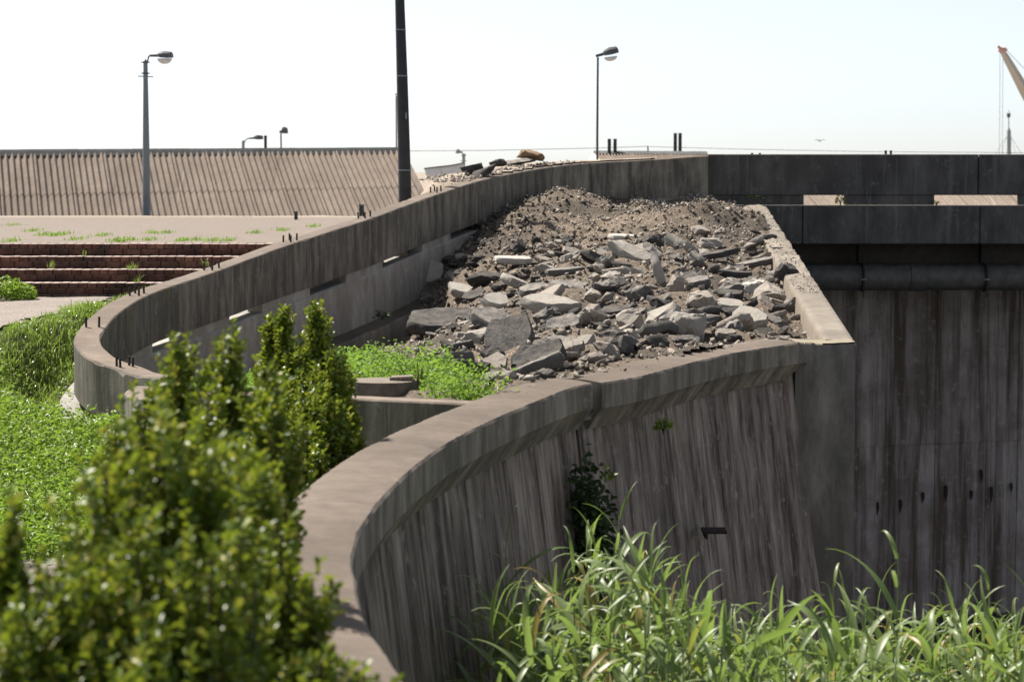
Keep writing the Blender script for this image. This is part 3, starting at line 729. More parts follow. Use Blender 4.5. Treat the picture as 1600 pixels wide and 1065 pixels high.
def slab_rock(seed, sx, sy, th, nside=8):
    "broken plate: fairly flat top, ragged polygon outline, rough sides"
    r = random.Random(seed); bm = bmesh.new()
    ang = sorted([(k+r.uniform(-.35, .35))/nside*2*math.pi for k in range(nside)])
    pts = []
    for k, a in enumerate(ang):
        rr = r.uniform(.72, 1.08); pts.append((math.cos(a)*rr*sx/2, math.sin(a)*rr*sy/2))
    fine = []
    for k in range(nside):
        a, b = Vector(pts[k]), Vector(pts[(k+1) % nside]); m = max(2, int((b-a).length/.06))
        for j in range(m):
            q = a.lerp(b, j/m); jt = .012*min(1, m/3); fine.append((q.x+r.uniform(-jt, jt), q.y+r.uniform(-jt, jt)))
    n = len(fine); lv = [(.93, th/2), (1.0, th*.30), (1.02, -th*.12), (.88, -th/2)]
    rings = []
    for f_, z in lv:
        rings.append([bm.verts.new((x*f_*r.uniform(.985, 1.015), y*f_*r.uniform(.985, 1.015), z+r.uniform(-.1, .1)*th*(1 if z < th*.4 else .35))) for x, y in fine])
    inner = [bm.verts.new((x*.55, y*.55, th/2+.10*th*nz(x*4/sx, y*4/sy, seed))) for x, y in fine]
    c = bm.verts.new((0, 0, th/2)); cb = bm.verts.new((0, 0, -th/2*1.1))
    for k in range(n):
        k2 = (k+1) % n
        bm.faces.new((inner[k], inner[k2], c)); bm.faces.new((rings[0][k], rings[0][k2], inner[k2], inner[k]))
        for a, b in zip(rings, rings[1:]): bm.faces.new((b[k], b[k2], a[k2], a[k]))
        bm.faces.new((rings[-1][k2], rings[-1][k], cb))
    bmesh.ops.recalc_face_normals(bm, faces=bm.faces)
    for f_ in bm.faces: f_.smooth = True
    return bm
def bm_obj(name, bm, mat, loc=(0, 0, 0), rot=(0, 0, 0)):
    me = D.meshes.new(name); bm.to_mesh(me); bm.free(); me.materials.append(mat); me.set_sharp_from_angle(angle=R(38))
    o = link(D.objects.new(name, me)); o.location = loc; o.rotation_euler = rot; return o
# kind, px, py, w, h, tiltX(deg: towards camera), roll, depth ratio, lift, material, label, short
S, L_ = 's', 'l'
big = [
 (S,699,511,108,62,24,-4,.95,.06,'asphalt_dark','large dark asphalt slab leaning beside the hole under the ledge','large dark slab'),
 (S,723,464,50,26,22,12,.8,.08,'pale_rock','pale concrete plate lying above the large dark asphalt slab','pale plate'),
 (S,777,484,42,32,42,8,.85,.10,'pale_rock','bright square concrete block propped up on dark slabs','bright square block'),
 (S,766,509,74,40,26,16,.75,.06,'asphalt','grey tilted slab just below the bright square block','grey tilted slab'),
 (S,797,551,88,70,52,-6,.9,.12,'asphalt','big smooth grey asphalt slab standing steeply near the green weeds','steep grey slab'),
 (S,845,572,92,62,38,-18,.9,.02,'asphalt_dark','dark rough slab at the front, right of the steep grey slab','dark front slab'),
 (S,882,522,58,40,36,-8,.8,.08,'asphalt','rounded grey slab with pale top above the dark front slab','rounded grey slab'),
 (S,862,490,82,36,20,5,.7,.10,'conc_rock','wide pale topped slab with a hollow in its broken face','hollow topped slab'),
 (S,806,413,58,19,10,3,.6,.05,'pale_rock','long pinkish pale slab half buried at the foot of the mound','pinkish pale slab'),
 (S,973,377,52,14,6,2,.6,.06,'pale_rock','thin pale plate lying flat high on the soil mound','thin pale plate'),
 (S,989,409,70,32,30,22,.7,.10,'conc_rock','large pale triangular slab below the thin pale plate','pale triangular slab'),
 (S,1029,444,56,24,12,72,.45,.16,'conc_rock','thin slab standing upright on its edge amid the rubble','upright slab'),
 (L_,1078,520,80,52,0,0,.8,.05,'conc_rock','big light grey pyramid shaped concrete chunk near the coping','pyramid chunk'),
 (L_,1098,484,54,38,0,12,.8,.06,'beige_rock','rounded beige boulder behind the pyramid chunk','beige boulder'),
 (S,1172,511,60,32,28,6,.8,.10,'conc_rock','oval grey beige slab lying just behind the coping end','oval slab'),
 (L_,1178,460,46,40,0,-10,.8,.06,'pale_rock','blue white concrete block among dark stones near the side wall','blue white block'),
 (S,1140,488,50,22,20,4,.8,.08,'conc_rock','flat pale slab between the beige boulder and oval slab','flat pale slab'),
 (S,1148,438,56,16,8,4,.4,.08,'asphalt_dark','short black asphalt bar lying over beige stones','short black bar'),
 (L_,1140,451,35,18,0,0,.8,.06,'beige_rock','smooth beige stone under the short black bar','smooth beige stone'),
 (S,1142,468,42,18,14,0,.7,.05,'asphalt_dark','dark flat asphalt piece below the smooth beige stone','dark flat piece'),
 (L_,1228,452,44,28,0,0,.9,.22,'asphalt_dark','black asphalt lump leaning on the side wall top','black lump at side wall'),
 (S,1122,408,60,18,12,-12,.4,.10,'asphalt_dark','long black asphalt plank, upper of the two below the mound','upper black plank'),
 (S,1180,420,58,15,12,-10,.35,.08,'asphalt','long grey asphalt plank pointing at the side wall','long grey plank'),
 (L_,972,430,74,17,0,0,.4,.05,'beige_rock','long rounded beige stone lying below the pale triangular slab','long beige stone'),
 (L_,947,455,46,22,0,0,.8,.05,'asphalt','round dark asphalt lump with dusty top','round dark lump'),
 (S,958,500,76,26,16,-8,.5,.08,'asphalt_dark','long dark slab with pale broken top edge at mid heap','long dark slab'),
 (L_,987,533,48,27,0,8,.8,.03,'beige_rock','crumbly pale clump on bare soil behind the coping','crumbly pale clump'),
 (L_,998,467,50,27,0,0,.8,.05,'asphalt','dark knobbly asphalt lump at the foot of the upright slab','knobbly dark lump'),
 (L_,1060,458,34,42,0,0,.9,.06,'beige_rock','tall beige block touching the upright slab','tall beige block'),
 (L_,1237,484,28,26,0,0,.9,.06,'asphalt','grey lump at the rubble edge under the black lump','grey edge lump'),
 (L_,1147,518,33,26,0,0,.9,.05,'asphalt','grey wedge between the pyramid chunk and oval slab','grey wedge'),
 (L_,1026,541,42,25,0,0,.8,.04,'asphalt_dark','dark stone beside the pyramid chunk, near the coping','dark coping stone'),
 (S,888,456,64,23,16,6,.7,.06,'asphalt','broad dark slab with sandy top left of the round lump','broad sandy slab'),
 (S,833,461,48,28,20,-10,.8,.05,'asphalt','split dark slab above the hollow topped slab','split dark slab'),
 (L_,767,441,74,27,0,0,.7,.03,'asphalt_dark','low dark hump of asphalt at the foot of the mound','low dark hump'),
 (S,673,436,46,44,52,10,.9,.10,'beige_rock','smooth beige plate leaning against the ramp wall','beige plate at ramp wall'),
 (S,882,431,50,13,8,-4,.6,.06,'asphalt','thin dusty slab above the broad sandy slab','thin dusty slab'),
 (L_,955,437,35,15,0,0,.8,.05,'conc_rock','small pale stone at the end of the long beige stone','small pale stone'),
 (S,742,471,40,28,24,-16,.8,.06,'asphalt_dark','dark wedge right of the pale plate','dark wedge'),
 (L_,790,598,38,14,0,0,.8,.06,'conc_rock','grey beige stone at the edge of the green weeds','stone at the weeds'),
 (L_,838,452,30,15,0,0,.8,.04,'beige_rock','small beige lump behind the split dark slab','small beige lump'),
 (L_,1095,365,36,18,0,0,.8,.05,'gravel_l','pale gravelly clod on the right slope of the mound','gravelly clod'),
 (L_,1105,480,30,22,0,0,.8,.02,'asphalt','dark stone tucked behind the beige boulder','tucked dark stone'),
 (L_,1208,440,34,24,0,0,.8,.05,'conc_rock','pale rubble stone close to the side wall face','pale wall stone'),
]
GRP = 'broken slabs and lumps in the rubble heap'
marks = []
for i, (k, px, py, wp, hp, tx, rl, dr, lift, mt, lab, short) in enumerate(big):
    q = on_terr(px, py); sx = wp*q.y/F; th = max(.07, min(.15, hp*q.y/F*.5))
    q.z += lift*.8; sx *= 1.16; tx = tx*.72 if tx < 45 else tx
    if k == S: o = bm_obj('rubble_slab', slab_rock(100+i, sx, max(sx*dr, .2), th), M[mt], q, (R(tx), R(rl), R(random.Random(i).uniform(-12, 12))))
    else: o = bm_obj('rubble_lump', hull_rock(100+i, sx, sx*dr, hp*q.y/F*1.2, 20, .05, 3), M[mt], q, (0, R(rl), R(random.Random(i).uniform(-20, 20))))
    tag(o, lab, 'rubble', GRP); marks.append((q, short, sx))
# scattered lumps, individually: each labelled by what it lies beside
protos = []
for k in range(12):
    bm = hull_rock(300+k, 1, random.Random(k).uniform(.6, .95), random.Random(k+50).uniform(.35, .7), 14+k % 5, .05, 2); me = D.meshes.new('rubble_lump'); bm.to_mesh(me); bm.free(); protos.append(me)
for k in range(8):
    bm = slab_rock(400+k, 1, random.Random(k).uniform(.55, .9), random.Random(k+9).uniform(.14, .26), 6+k % 3); me = D.meshes.new('rubble_slab'); bm.to_mesh(me); bm.free(); me.set_sharp_from_angle(angle=R(38)); protos.append(me)
pm_ = {}
def proto_mat(k, mt):
    if (k, mt) not in pm_:
        me = protos[k].copy(); me.materials.append(M[mt]); pm_[(k, mt)] = me
    return pm_[(k, mt)]
rs = random.Random(11)
names = {'asphalt': 'grey asphalt', 'asphalt_dark': 'black asphalt', 'conc_rock': 'pale concrete', 'beige_rock': 'beige'}
placed = [(m_[0].x, m_[0].y, m_[2]*.42) for m_ in marks]
used = {}
cnt = 0; tries = 0
def rub_weight(x, y, px, py):
    if py < 375: return .12
    if px < 700+ (620-py)*.0 and py > 540: return 0
    return 1
while cnt < 235 and tries < 6000:
    tries += 1
    px = rs.uniform(655, 1255); py = rs.uniform(345, 600)
    q = on_terr(px, py, 12.9, 34) if True else None
    if not inpoly(q.x, q.y, rub_poly) or rs.random() > rub_weight(q.x, q.y, px, py): continue
    if q.y < 20 and q.x < -.05-(q.y-13.4)*.24: continue
    size = min(.55, .17+rs.expovariate(1/.12))*(1 if py > 385 else .6)
    if any((q.x-a)**2+((q.y-b)*.8)**2 < (c+size*.30)**2 for a, b, c in placed): continue
    # keep clear of the coping and the walls
    if min((WW.at(s_)-q).to_2d().length for s_ in np.arange(s_w0, WW.L, .4)) < .45+size*.5: continue
    placed.append((q.x, q.y, size*.33))
    mt = rs.choices(list(names), [.33, .24, .21, .22])[0]
    k = rs.randrange(20); me = proto_mat(k, mt)
    o = D.objects.new('rubble_lump' if k < 12 else 'rubble_slab', me); link(o)
    o.location = (q.x, q.y, q.z+size*.12); o.scale = (size, size, size)
    o.rotation_euler = (R(rs.uniform(-10, 40)), R(rs.uniform(-30, 30)), rs.uniform(0, 6.28)) if k >= 12 else (rs.uniform(-.5, .5), rs.uniform(-.5, .5), rs.uniform(0, 6.28))
    mk = sorted(marks, key=lambda m_: (m_[0]-q).length)[0]
    a0, b0 = proj(q), proj(mk[0]); dx, dy = a0[0]-b0[0], a0[1]-b0[1]
    rel = ('right of' if dx > 0 else 'left of') if abs(dx) > abs(dy)*1.2 else ('in front of' if dy > 0 else 'behind')
    szw = 'small' if size < .22 else 'medium' if size < .34 else 'big'
    kind_ = 'lump' if k < 12 else 'shard'
    m2 = sorted(marks, key=lambda m_: (m_[0]-q).length)[1]; m3 = sorted(marks, key=lambda m_: (m_[0]-q).length)[2]
    cand = [f"{szw} {names[mt]} {kind_} lying {rel} the {mk[1]}", f"{szw} {names[mt]} {kind_} between the {mk[1]} and the {m2[1]}", f"{szw} {names[mt]} {kind_} between the {mk[1]} and the {m3[1]}", f"{szw} {names[mt]} {kind_} near the {mk[1]}, {'closer to' if dy > 0 else 'farther from'} the coping", f"another {szw} {names[mt]} {kind_} by the {mk[1]} and the {m2[1]}"]
    lab = next((c_ for c_ in cand if c_ not in used), cand[-1]); used[lab] = 1
    tag(o, lab, 'rubble', GRP); cnt += 1
# gravel: countless small stones, two tones
def stones(name, n, smin, smax, mat, sampler, seed, embed=.2):
    r = np.random.RandomState(seed); base = []
    for k in range(6):
        bm = hull_rock(700+k+seed, 1, .75, .42, 8, 0, 0); bm.verts.ensure_lookup_table(); bm.verts.index_update()
        base.append((np.array([v.co[:] for v in bm.verts]), np.array([[v.index for v in f.verts] for f in bm.faces]))); bm.free()
    VV = []; FF = []; off = 0
    for i in range(n):
        q = sampler(r)
        if q is None: continue
        V, Fq = base[r.randint(6)]; s_ = smin+(smax-smin)*r.rand()**3
        a, b, c = r.rand(3)*6.28
        Rm = np.array(Matrix.Rotation(a, 3, 'Z') @ Matrix.Rotation(b, 3, 'X') @ Matrix.Rotation(c, 3, 'Y'))
        VV.append(V @ Rm.T*s_+np.array([q[0], q[1], q[2]+s_*embed])); FF.append(Fq+off); off += len(V)
    return tag(npmesh(name, np.concatenate(VV), np.concatenate(FF), mat), kind='stuff')
def samp_rub(r):
    for _ in range(30):
        x = r.uniform(-3.2, 4.1); y = 13.2+22.9*r.rand()**1.15
        if y < 20 and x < -.05-(y-13.4)*.26: continue
        if inpoly(x, y, rub_poly): return (x, y, terr_n(x, y))
    return None
stones('dark_rubble_gravel', 4200, .02, .13, M['gravel_d'], samp_rub, 1)
stones('pale_rubble_gravel', 5200, .02, .11, M['gravel_l'], samp_rub, 2)
stones('sandy_rubble_gravel', 4500, .02, .13, M['beige_rock'], samp_rub, 3)
def samp_crest(r):
    for _ in range(30):
        x = r.uniform(-2.2, 4.0); y = r.uniform(24, 36)
        if inpoly(x, y, rub_poly) and nz(x*.8, y*.6, 11) > -.25+.5*r.rand()-.2: return (x, y, terr_n(x, y))
    return None
def samp_crest_dark(r):
    for _ in range(30):
        q = on_terr(r.normal(820, 45), r.normal(365, 40), 24, 36)
        if inpoly(q.x, q.y, rub_poly): return (q.x, q.y, terr_n(q.x, q.y))
    return None
stones('crumbled_soil', 6500, .02, .10, M['crumb'], samp_crest, 8)
stones('dark_crumbled_asphalt', 2200, .02, .12, M['gravel_d'], samp_crest_dark, 9)
def samp_pale(r):
    px = r.uniform(985, 1150); q = P(px, 318, r.uniform(35.1, 36.05)); q.z = 0; return (q.x, q.y, terr_n(q.x, q.y)+.01+.10*r.rand())
stones('pale_gravel_heap', 1600, .03, .10, M['gravel_l'], samp_pale, 4)
def samp_strip(r):
    a = .2+.8*r.rand(); q = swp(a, .05+.85*r.rand()); return (q.x, q.y, q.z+.02*fbm(q.x*9, q.y*9, 1, 3))
o = stones('broken_aggregate', 1000, .02, .055, M['conc_rock'], samp_strip, 5, .05); o.parent = sw
def samp_crumb(r):
    s_ = r.uniform(sg, WW.L); q = WW.at(s_)-WW.nrm(s_)*r.uniform(.1, .45); return (q.x, q.y, q.z+.02)
stones('crumbs_on_coping', 60, .012, .04, M['gravel_d'], samp_crumb, 6)
def samp_out(r):
    s_ = r.uniform(RW.s_px(715, 3), RW.s_px(905, 3)); q = RW.at(s_)-RW.nrm(s_)*abs(r.normal(0, .35))+RW.nrm(s_)*.12; return (q.x, q.y, q.z-.02+.05*r.rand())
stones('spoil_on_wall', 900, .03, .12, M['beige_rock'], samp_out, 7)
for px, py, wp, hp, Y, mt, rl, lab in [(738,267,36,16,33.6,'asphalt_dark',-8,'black asphalt lump at the left end of the spoil on the wall top'),
     (756,271,50,13,33.4,'asphalt_dark',-32,'black slab leaning steeply on the spoil above the ramp wall'),
     (778,259,34,14,34.4,'asphalt_dark',14,'pointed black lump in the middle of the spoil on the wall'),
     (828,248,44,16,35.3,'brown_rock',10,'brown stone sitting on top of the spoil on the wall'),
     (812,257,50,9,35.1,'asphalt',-4,'flat dark piece lying under the brown stone'),
     (768,274,30,7,33.7,'conc_rock',0,'pale slab lying flat below the black slab on the wall')]:
    q = P(px, py-4, Y); sx = wp*Y/F*1.25
    o = bm_obj('rubble_lump', hull_rock(px, sx, sx*.8, hp*Y/F*1.35, 14, .05, 2), M[mt], q, (0, R(rl), .3)); tag(o, lab, 'rubble', 'rubble on top of the ramp wall')

# ================================================================== SHEDS
def corr_sheet(a, b, c, d, nw, amp, rows=6, k=8):
    "a,b top-left/right; d,c bottom-left/right: corrugated sheet with nw waves and real thickness"
    nrm = (b-a).cross(d-a).normalized()
    if nrm.z < 0: nrm = -nrm
    n = nw*k; V = []; fs = []
    for j in range(rows+1):
        v = j/rows
        for i in range(n+1):
            u = i/n; q = a.lerp(b, u).lerp(d.lerp(c, u), v); V.append(q+nrm*(amp*math.sin(2*math.pi*u*nw)+.0015*nz(q.x*2, q.y*2, q.z*3)))
    m = len(V); V += [q-nrm*.006 for q in V]
    W = n+1
    for j in range(rows):
        for i in range(n):
            f = (j*W+i, j*W+i+1, (j+1)*W+i+1, (j+1)*W+i); fs.append(f); fs.append(tuple(x+m for x in f[::-1]))
    for i in range(n): fs.append((rows*W+i, rows*W+i+1, rows*W+i+1+m, rows*W+i+m))
    mb = MB(); mb.add(V, fs); return mb
def shed(name, label, TL, TR_, BR, BL, ncol, waves, rows, amp, cap=True, gable_back=4.0):
    e = empty(name, (0, 0, 0), label, 'shed')
    rr = random.Random(len(name))
    for j in range(rows):
        v0, v1 = j/rows, (j+1)/rows+(.03 if j < rows-1 else 0)
        for i in range(ncol):
            u0, u1 = i/ncol, (i+1)/ncol+.006
            f = lambda u, v: TL.lerp(TR_, u).lerp(BL.lerp(BR, u), v)
            lift = Vector((0, 0, .011*(rows-1-j)+.003*(i % 2)+rr.uniform(-.0015, .0015)))
            corr_sheet(f(u0, v0)+lift, f(u1, v0)+lift, f(u1, v1)+lift, f(u0, v1)+lift, waves, amp).build('roof_sheet', M['roof'], e, True, angle=62)
    dn = (BL-TL).normalized(); back = Vector((-dn.x, -dn.y, dn.z))
    if cap:
        ax = (TR_-TL); n = 8
        for i in range(n):
            a, b = TL+ax*(i/n), TL+ax*((i+1)/n+.004); up = Vector((0, 0, .07+.004*(i % 2)))
            m = MB(); pr = [dn*.22+Vector((0,0,.03)), dn*.08+up, up+Vector((0,0,.015)), back*.08+up, back*.22+Vector((0,0,.03))]
            m.add([a+q for q in pr]+[b+q for q in pr]+[a-Vector((0,0,.1)), b-Vector((0,0,.1))], [(k, k+1, k+6, k+5) for k in range(4)]+[(0, 1, 2, 3, 4, 10), (5, 9, 8, 7, 6, 11)][:0])
            m.build('ridge_cap', M['ridge'], e)
    # far slope and walls
    run = (BL-TL); BL2, BR2 = TL+Vector((-run.x, -run.y, run.z)), TR_+Vector((-(BR-TR_).x, -(BR-TR_).y, (BR-TR_).z))
    m = MB(); m.add([TL, TR_, BR2, BL2], [(0, 1, 2, 3)]); m.build('far_roof_slope', M['ridge'], e)
    ins = .12
    m = MB(); g = -2.6
    for T, B, B2, dr in ((TR_, BR, BR2, (TL-TR_).normalized()), (TL, BL, BL2, (TR_-TL).normalized())):
        k = dr*ins; dz = Vector((0, 0, -.06)); b1, b2 = B.lerp(T, .08)+k+dz, B2.lerp(T, .08)+k+dz
        m.add([T+k+dz, b1, Vector((b1.x, b1.y, g)), Vector((b2.x, b2.y, g)), b2], [(0, 1, 2, 3, 4)])
    b1, b2 = BL.lerp(TL, .1)+Vector((0,0,-.06)), BR.lerp(TR_, .1)+Vector((0,0,-.06))
    m.add([b1, b2, Vector((b2.x, b2.y, g)), Vector((b1.x, b1.y, g))], [(0, 1, 2, 3)])
    m.build('shed_wall', M['shedwall'], e); return e
sh = shed('long_shed', 'long low shed with weathered corrugated roof and dark ridge, behind the plaza', P(-60, 239, 58), P(621, 235, 62.5), P(677, 346, 58.6), P(-54, 372, 54.8), 13, 6, 2, .036)
# barge board on the right gable
m = MB(); a, b = P(622, 235, 62.5), P(678, 346, 58.6); m.add([a, b, b+Vector((.16, 0, 0)), a+Vector((.16, 0, .02)), a+Vector((.16,.05,-.2)), b+Vector((.16,.05,-.2))], [(0,1,2,3),(3,2,5,4)]); m.build('verge_board', M['roof'], sh)
s2 = shed('small_shed', 'small shed with corrugated roof and two pairs of flues, beyond the bridge end', P(928, 239.5, 70), P(1104, 241, 68), P(1150, 262, 66), P(940, 262, 67), 6, 6, 1, .05)
m = MB(); a, b, c = P(927, 239, 69.9), P(914, 258, 68.5), P(946, 258, 67); m.add([a, b, c, b+Vector((0, 0, -3)), c+Vector((0, 0, -3))], [(0, 1, 2), (1, 3, 4, 2)]); m.build('gable_end', M['white'], s2)
for px, yt in ((952, 217), (961, 217), (1055, 208), (1062.5, 208)):
    m = MB(); x = P(px, 240, 69.5); m.tube([(x.x, 69.5, x.z-.1), (x.x, 69.5, P(px, yt, 69.5).z)], .055, 10); m.build('flue', M['flue'], s2)
m = MB(); x = P(1013, 240, 69.5); m.tube([(x.x, 69.5, x.z-.1), (x.x-.02, 69.5, P(1012, 228, 69.5).z)], .02, 6); m.build('vent_rod', M['flue'], s2)
shed('roof_shed', 'low shed with striped corrugated roof seen through the bridge slots', P(1165, 284, 57), P(1640, 284, 55), P(1705, 350, 51.5), P(1228, 350, 53), 6, 6, 1, .045)
# flue behind the long shed
def thing_mesh(m, name, mat, label, cat, group=None, **kw): return tag(m.build(name, mat, None, **kw), label, cat, group)
m = MB(); x = P(415, 240, 68); m.tube([(x.x, 68, -2.6), (x.x, 68, P(415, 213, 68).z)], .045, 10); m.tube([(x.x, 68, P(415, 213.6, 68).z), (x.x, 68, P(415, 212, 68).z)], .055, 10)
thing_mesh(m, 'flue_pipe', M['flue'], 'short black flue pipe rising behind the long shed ridge', 'flue')

# ================================================================== LAMPS, POLES
def lathe_head(mb, p, d, L, W, H, tilt=0.0):
    "lamp housing: lofted box sections along d"
    side = d.cross(Vector((0, 0, 1))).normalized(); up = side.cross(d).normalized()
    secs = [(0, .22, .30, .0), (.33, .30, .34, .02), (.42, .72, .62, .10), (.65, .9, .86, .16), (.95, .85, .75, .10), (1.0, .72, .45, .0)]
    vs = []; n = 8
    for t_, w_, h_, o_ in secs:
        c = p+d*L*t_+up*H*o_
        for (a, b) in ((-1, -.5), (-1, .15), (-.65, .5), (.65, .5), (1, .15), (1, -.5), (.6, -.5), (-.6, -.5)):
            vs.append(c+side*W/2*w_*a+up*H*h_*b)
    fs = [(i*n+k, i*n+(k+1) % n, (i+1)*n+(k+1) % n, (i+1)*n+k) for i in range(len(secs)-1) for k in range(n)]+[tuple(range(n))[::-1], tuple(range((len(secs)-1)*n, len(secs)*n))]
    mb.add(vs, fs); return up
def bowl(mb, c, d, up, rx, ry, rz):
    side = d.cross(up).normalized(); vs = []; fs = []; n = 18; m_ = 6
    for j in range(m_+1):
        a = j/m_*math.pi/2
        for k in range(n):
            g = 2*math.pi*k/n; vs.append(c+d*rx*math.cos(a)*math.cos(g)+side*ry*math.cos(a)*math.sin(g)-up*rz*math.sin(a))
    for j in range(m_):
        for k in range(n): fs.append((j*n+k, j*n+(k+1) % n, (j+1)*n+(k+1) % n, (j+1)*n+k))
    fs.append(tuple(range(n))); mb.add(vs, fs)
# tall lamp in front of the long shed
Y = 46.0; b = P(229, 345, Y); e = empty('street_lamp', b, 'tapered blue grey lamp post with curved arm and bowl lantern, before the long shed', 'street lamp', 'street lamps')
def rel(px, py, Y=Y, b=b): return P(px, py, Y)-b
m = MB(); m.tube([Vector((0, 0, -1.0)), rel(229, 340), rel(228.2, 220), rel(227.3, 97)], [.092, .090, .070, .046], 12); m.build('pole', M['lamp_pole'], e, True, angle=40)
m = MB(); m.tube([rel(227.3, 97.5), rel(227.3, 92.5)], [.04, .008], 8); m.tube([rel(220.5, 97.5), rel(234, 97.8)], .013, 6); m.tube([rel(227.3, 98.6), rel(227.3, 96.2)], .058, 10); m.build('pole_cap', M['lamp_dark'], e)
m = MB(); m.tube([rel(227.4, 116), rel(227.4, 113.5)], .066, 10); m.tube([rel(221, 114.7), rel(233.8, 114.9)], .014, 6); m.build('collar', M['lamp_dark'], e)
m = MB(); m.tube([rel(215.5, 119.3), rel(239.5, 120.3)], .013, 6); m.build('cross_bar', M['steel'], e)
m = MB(); m.tube([rel(230.6, 99), rel(231, 94), rel(232.2, 89), rel(234.5, 86.8), rel(240, 86.3)], .017, 8); m.build('arm', M['lamp_dark'], e)
m = MB(); up = lathe_head(m, rel(235, 87.3), Vector((1, -.12, 0)).normalized(), 35*Y/F, .24, 12*Y/F); m.build('lamp_head', M['lamp_dark'], e, True, angle=30); hd = D.objects[-1] if False else [o_ for o_ in e.children if o_.name.startswith('lamp_head')][0]
m = MB(); bowl(m, rel(257.5, 91.8)+Vector((0, -.02, 0)), Vector((1, -.12, 0)).normalized(), Vector((0, 0, 1)), 11.8*Y/F, .095, 8.5*Y/F); m.build('lamp_bowl', M['bowl'], hd, True)
# second lamp, slim post behind the bridge end
Y = 52.0; b = P(933, 262, Y); e = empty('street_lamp', b, 'slim lamp post with upturned lantern, standing behind the ramp wall by the small shed', 'street lamp', 'street lamps')
def rel(px, py, Y=Y, b=b): return P(px, py, Y)-b
m = MB(); m.tube([Vector((0, 0, -2.5)), rel(933.3, 200), rel(934.2, 90)], [.03, .028, .025], 10); m.build('pole', M['lamp_dark'], e, True, angle=40)
m = MB(); up = lathe_head(m, rel(931, 88), Vector((1, -.15, .26)).normalized(), 36*Y/F, .26, 13*Y/F); m.build('lamp_head', M['lamp_dark'], e, True, angle=30); hd = D.objects[-1] if False else [o_ for o_ in e.children if o_.name.startswith('lamp_head')][0]
m = MB(); bowl(m, rel(954, 89)+Vector((0, -.02, 0)), Vector((1, -.15, .12)).normalized(), Vector((-.12, 0, 1)).normalized(), 10.5*Y/F, .10, 6.8*Y/F); m.build('lamp_bowl', M['bowl'], hd, True)
# far lamps behind the shed
Y = 75.0; b = P(380, 240, Y); e = empty('street_lamp', b, 'far lamp post with flat horizontal lantern showing over the shed ridge', 'street lamp', 'street lamps')
def rel(px, py, Y=Y, b=b): return P(px, py, Y)-b
m = MB(); m.tube([Vector((0, 0, -4)), rel(380, 222), rel(379.6, 219)], [.06, .052, .02], 8); m.build('pole', M['mast'], e)
m = MB(); m.tube([rel(382, 223), rel(383.5, 219), rel(387, 216.6), rel(393, 216)], .022, 6); m.build('arm', M['mast'], e)
m = MB(); lathe_head(m, rel(389, 216.3), Vector((1, -.1, .03)).normalized(), 22*Y/F, .2, 8*Y/F); m.build('lamp_head', M['lamp_dark'], e)
Y = 80.0; b = P(440, 238, Y); e = empty('street_lamp', b, 'thin far lamp with small round head behind the shed ridge', 'street lamp', 'street lamps')
def rel(px, py, Y=Y, b=b): return P(px, py, Y)-b
m = MB(); m.tube([Vector((0, 0, -4)), rel(439, 208)], .03, 8); m.build('pole', M['lamp_dark'], e)
m = MB(); lathe_head(m, rel(437, 206), Vector((.9, -.43, .05)).normalized(), 13*Y/F, .24, 12*Y/F); m.build('lamp_head', M['lamp_dark'], e)
Y = 95.0; b = P(724, 268, Y); e = empty('street_lamp', b, 'small distant lamp post pointing left, above the black rubble lumps', 'street lamp', 'street lamps')
def rel(px, py, Y=Y, b=b): return P(px, py, Y)-b
m = MB(); m.tube([Vector((0, 0, -4)), rel(724.5, 240)], [.08, .065], 8); m.tube([rel(719.5, 251.5), rel(729, 251.5)], .02, 6); m.tube([rel(721, 243), rel(728.5, 243)], .03, 6); m.build('pole', M['mast'], e)
m = MB(); m.tube([rel(723.5, 241), rel(721, 238.5)], .02, 6); lathe_head(m, rel(723, 238.2), Vector((-1, -.2, .05)).normalized(), 11*Y/F, .26, 8*Y/F); m.build('lamp_head', M['mast'], e)
# dark leaning pole
Y = 32.5; b = P(633, 325, Y); e = empty('utility_pole', b, 'tall dark leaning pole with metal straps behind the ramp wall', 'pole')
def rel(px, py, Y=Y, b=b): return P(px, py, Y)-b
m = MB(); m.tube([rel(634, 360), rel(633, 310), rel(628.5, 130), rel(624.6, 0), rel(622, -90)], [.102, .098, .083, .07, .062], 16); m.build('pole_shaft', M['dark_pole'], e, True, angle=40)
for py, px, r_ in ((46, 626, .0765), (118, 628.2, .0835), (265, 632, .0955)):
    m = MB(); m.tube([rel(px, py+.8)+Vector((0,0,-.01)), rel(px, py)], r_+.003, 16); m.build('strap', M['steel'], e, True, angle=40)
m = MB(); m.box(-.012, .012, -.10, -.093, 0, .09); o = m.build('tag_plate', M['steel'], e); o.location = rel(635, 186)
Y = 66.0; x = P(619.5, 236, Y); m = MB(); m.tube([(x.x, Y, -2.6), (x.x, Y, P(619, 150, Y).z)], .024, 8); m.tube([(x.x, Y, P(619, 149, Y).z), (x.x, Y, P(619, 146.5, Y).z)], .034, 8)
thing_mesh(m, 'thin_pole', M['steel'], 'thin grey pole standing close behind the dark leaning pole', 'pole')
for px, py, wpx, hpx, Y, lab in ((565, 335, 7, 13, 29.6, 'short black post beside the ramp wall at the plaza end'), (462.5, 338, 5, 6, 40.0, 'tiny dark post at the back edge of the plaza')):
    q = P(px, py, Y); m = MB(); r_ = wpx*Y/F/2
    m.box(q.x-r_, q.x+r_, Y-r_, Y+r_, q.z-.5, q.z+hpx*Y/F); m.box(q.x-r_*1.2, q.x+r_*1.2, Y-r_*1.2, Y+r_*1.2, q.z+hpx*Y/F+.002, q.z+hpx*Y/F+.02)
    thing_mesh(m, 'bollard', M['flue'], lab, 'post')

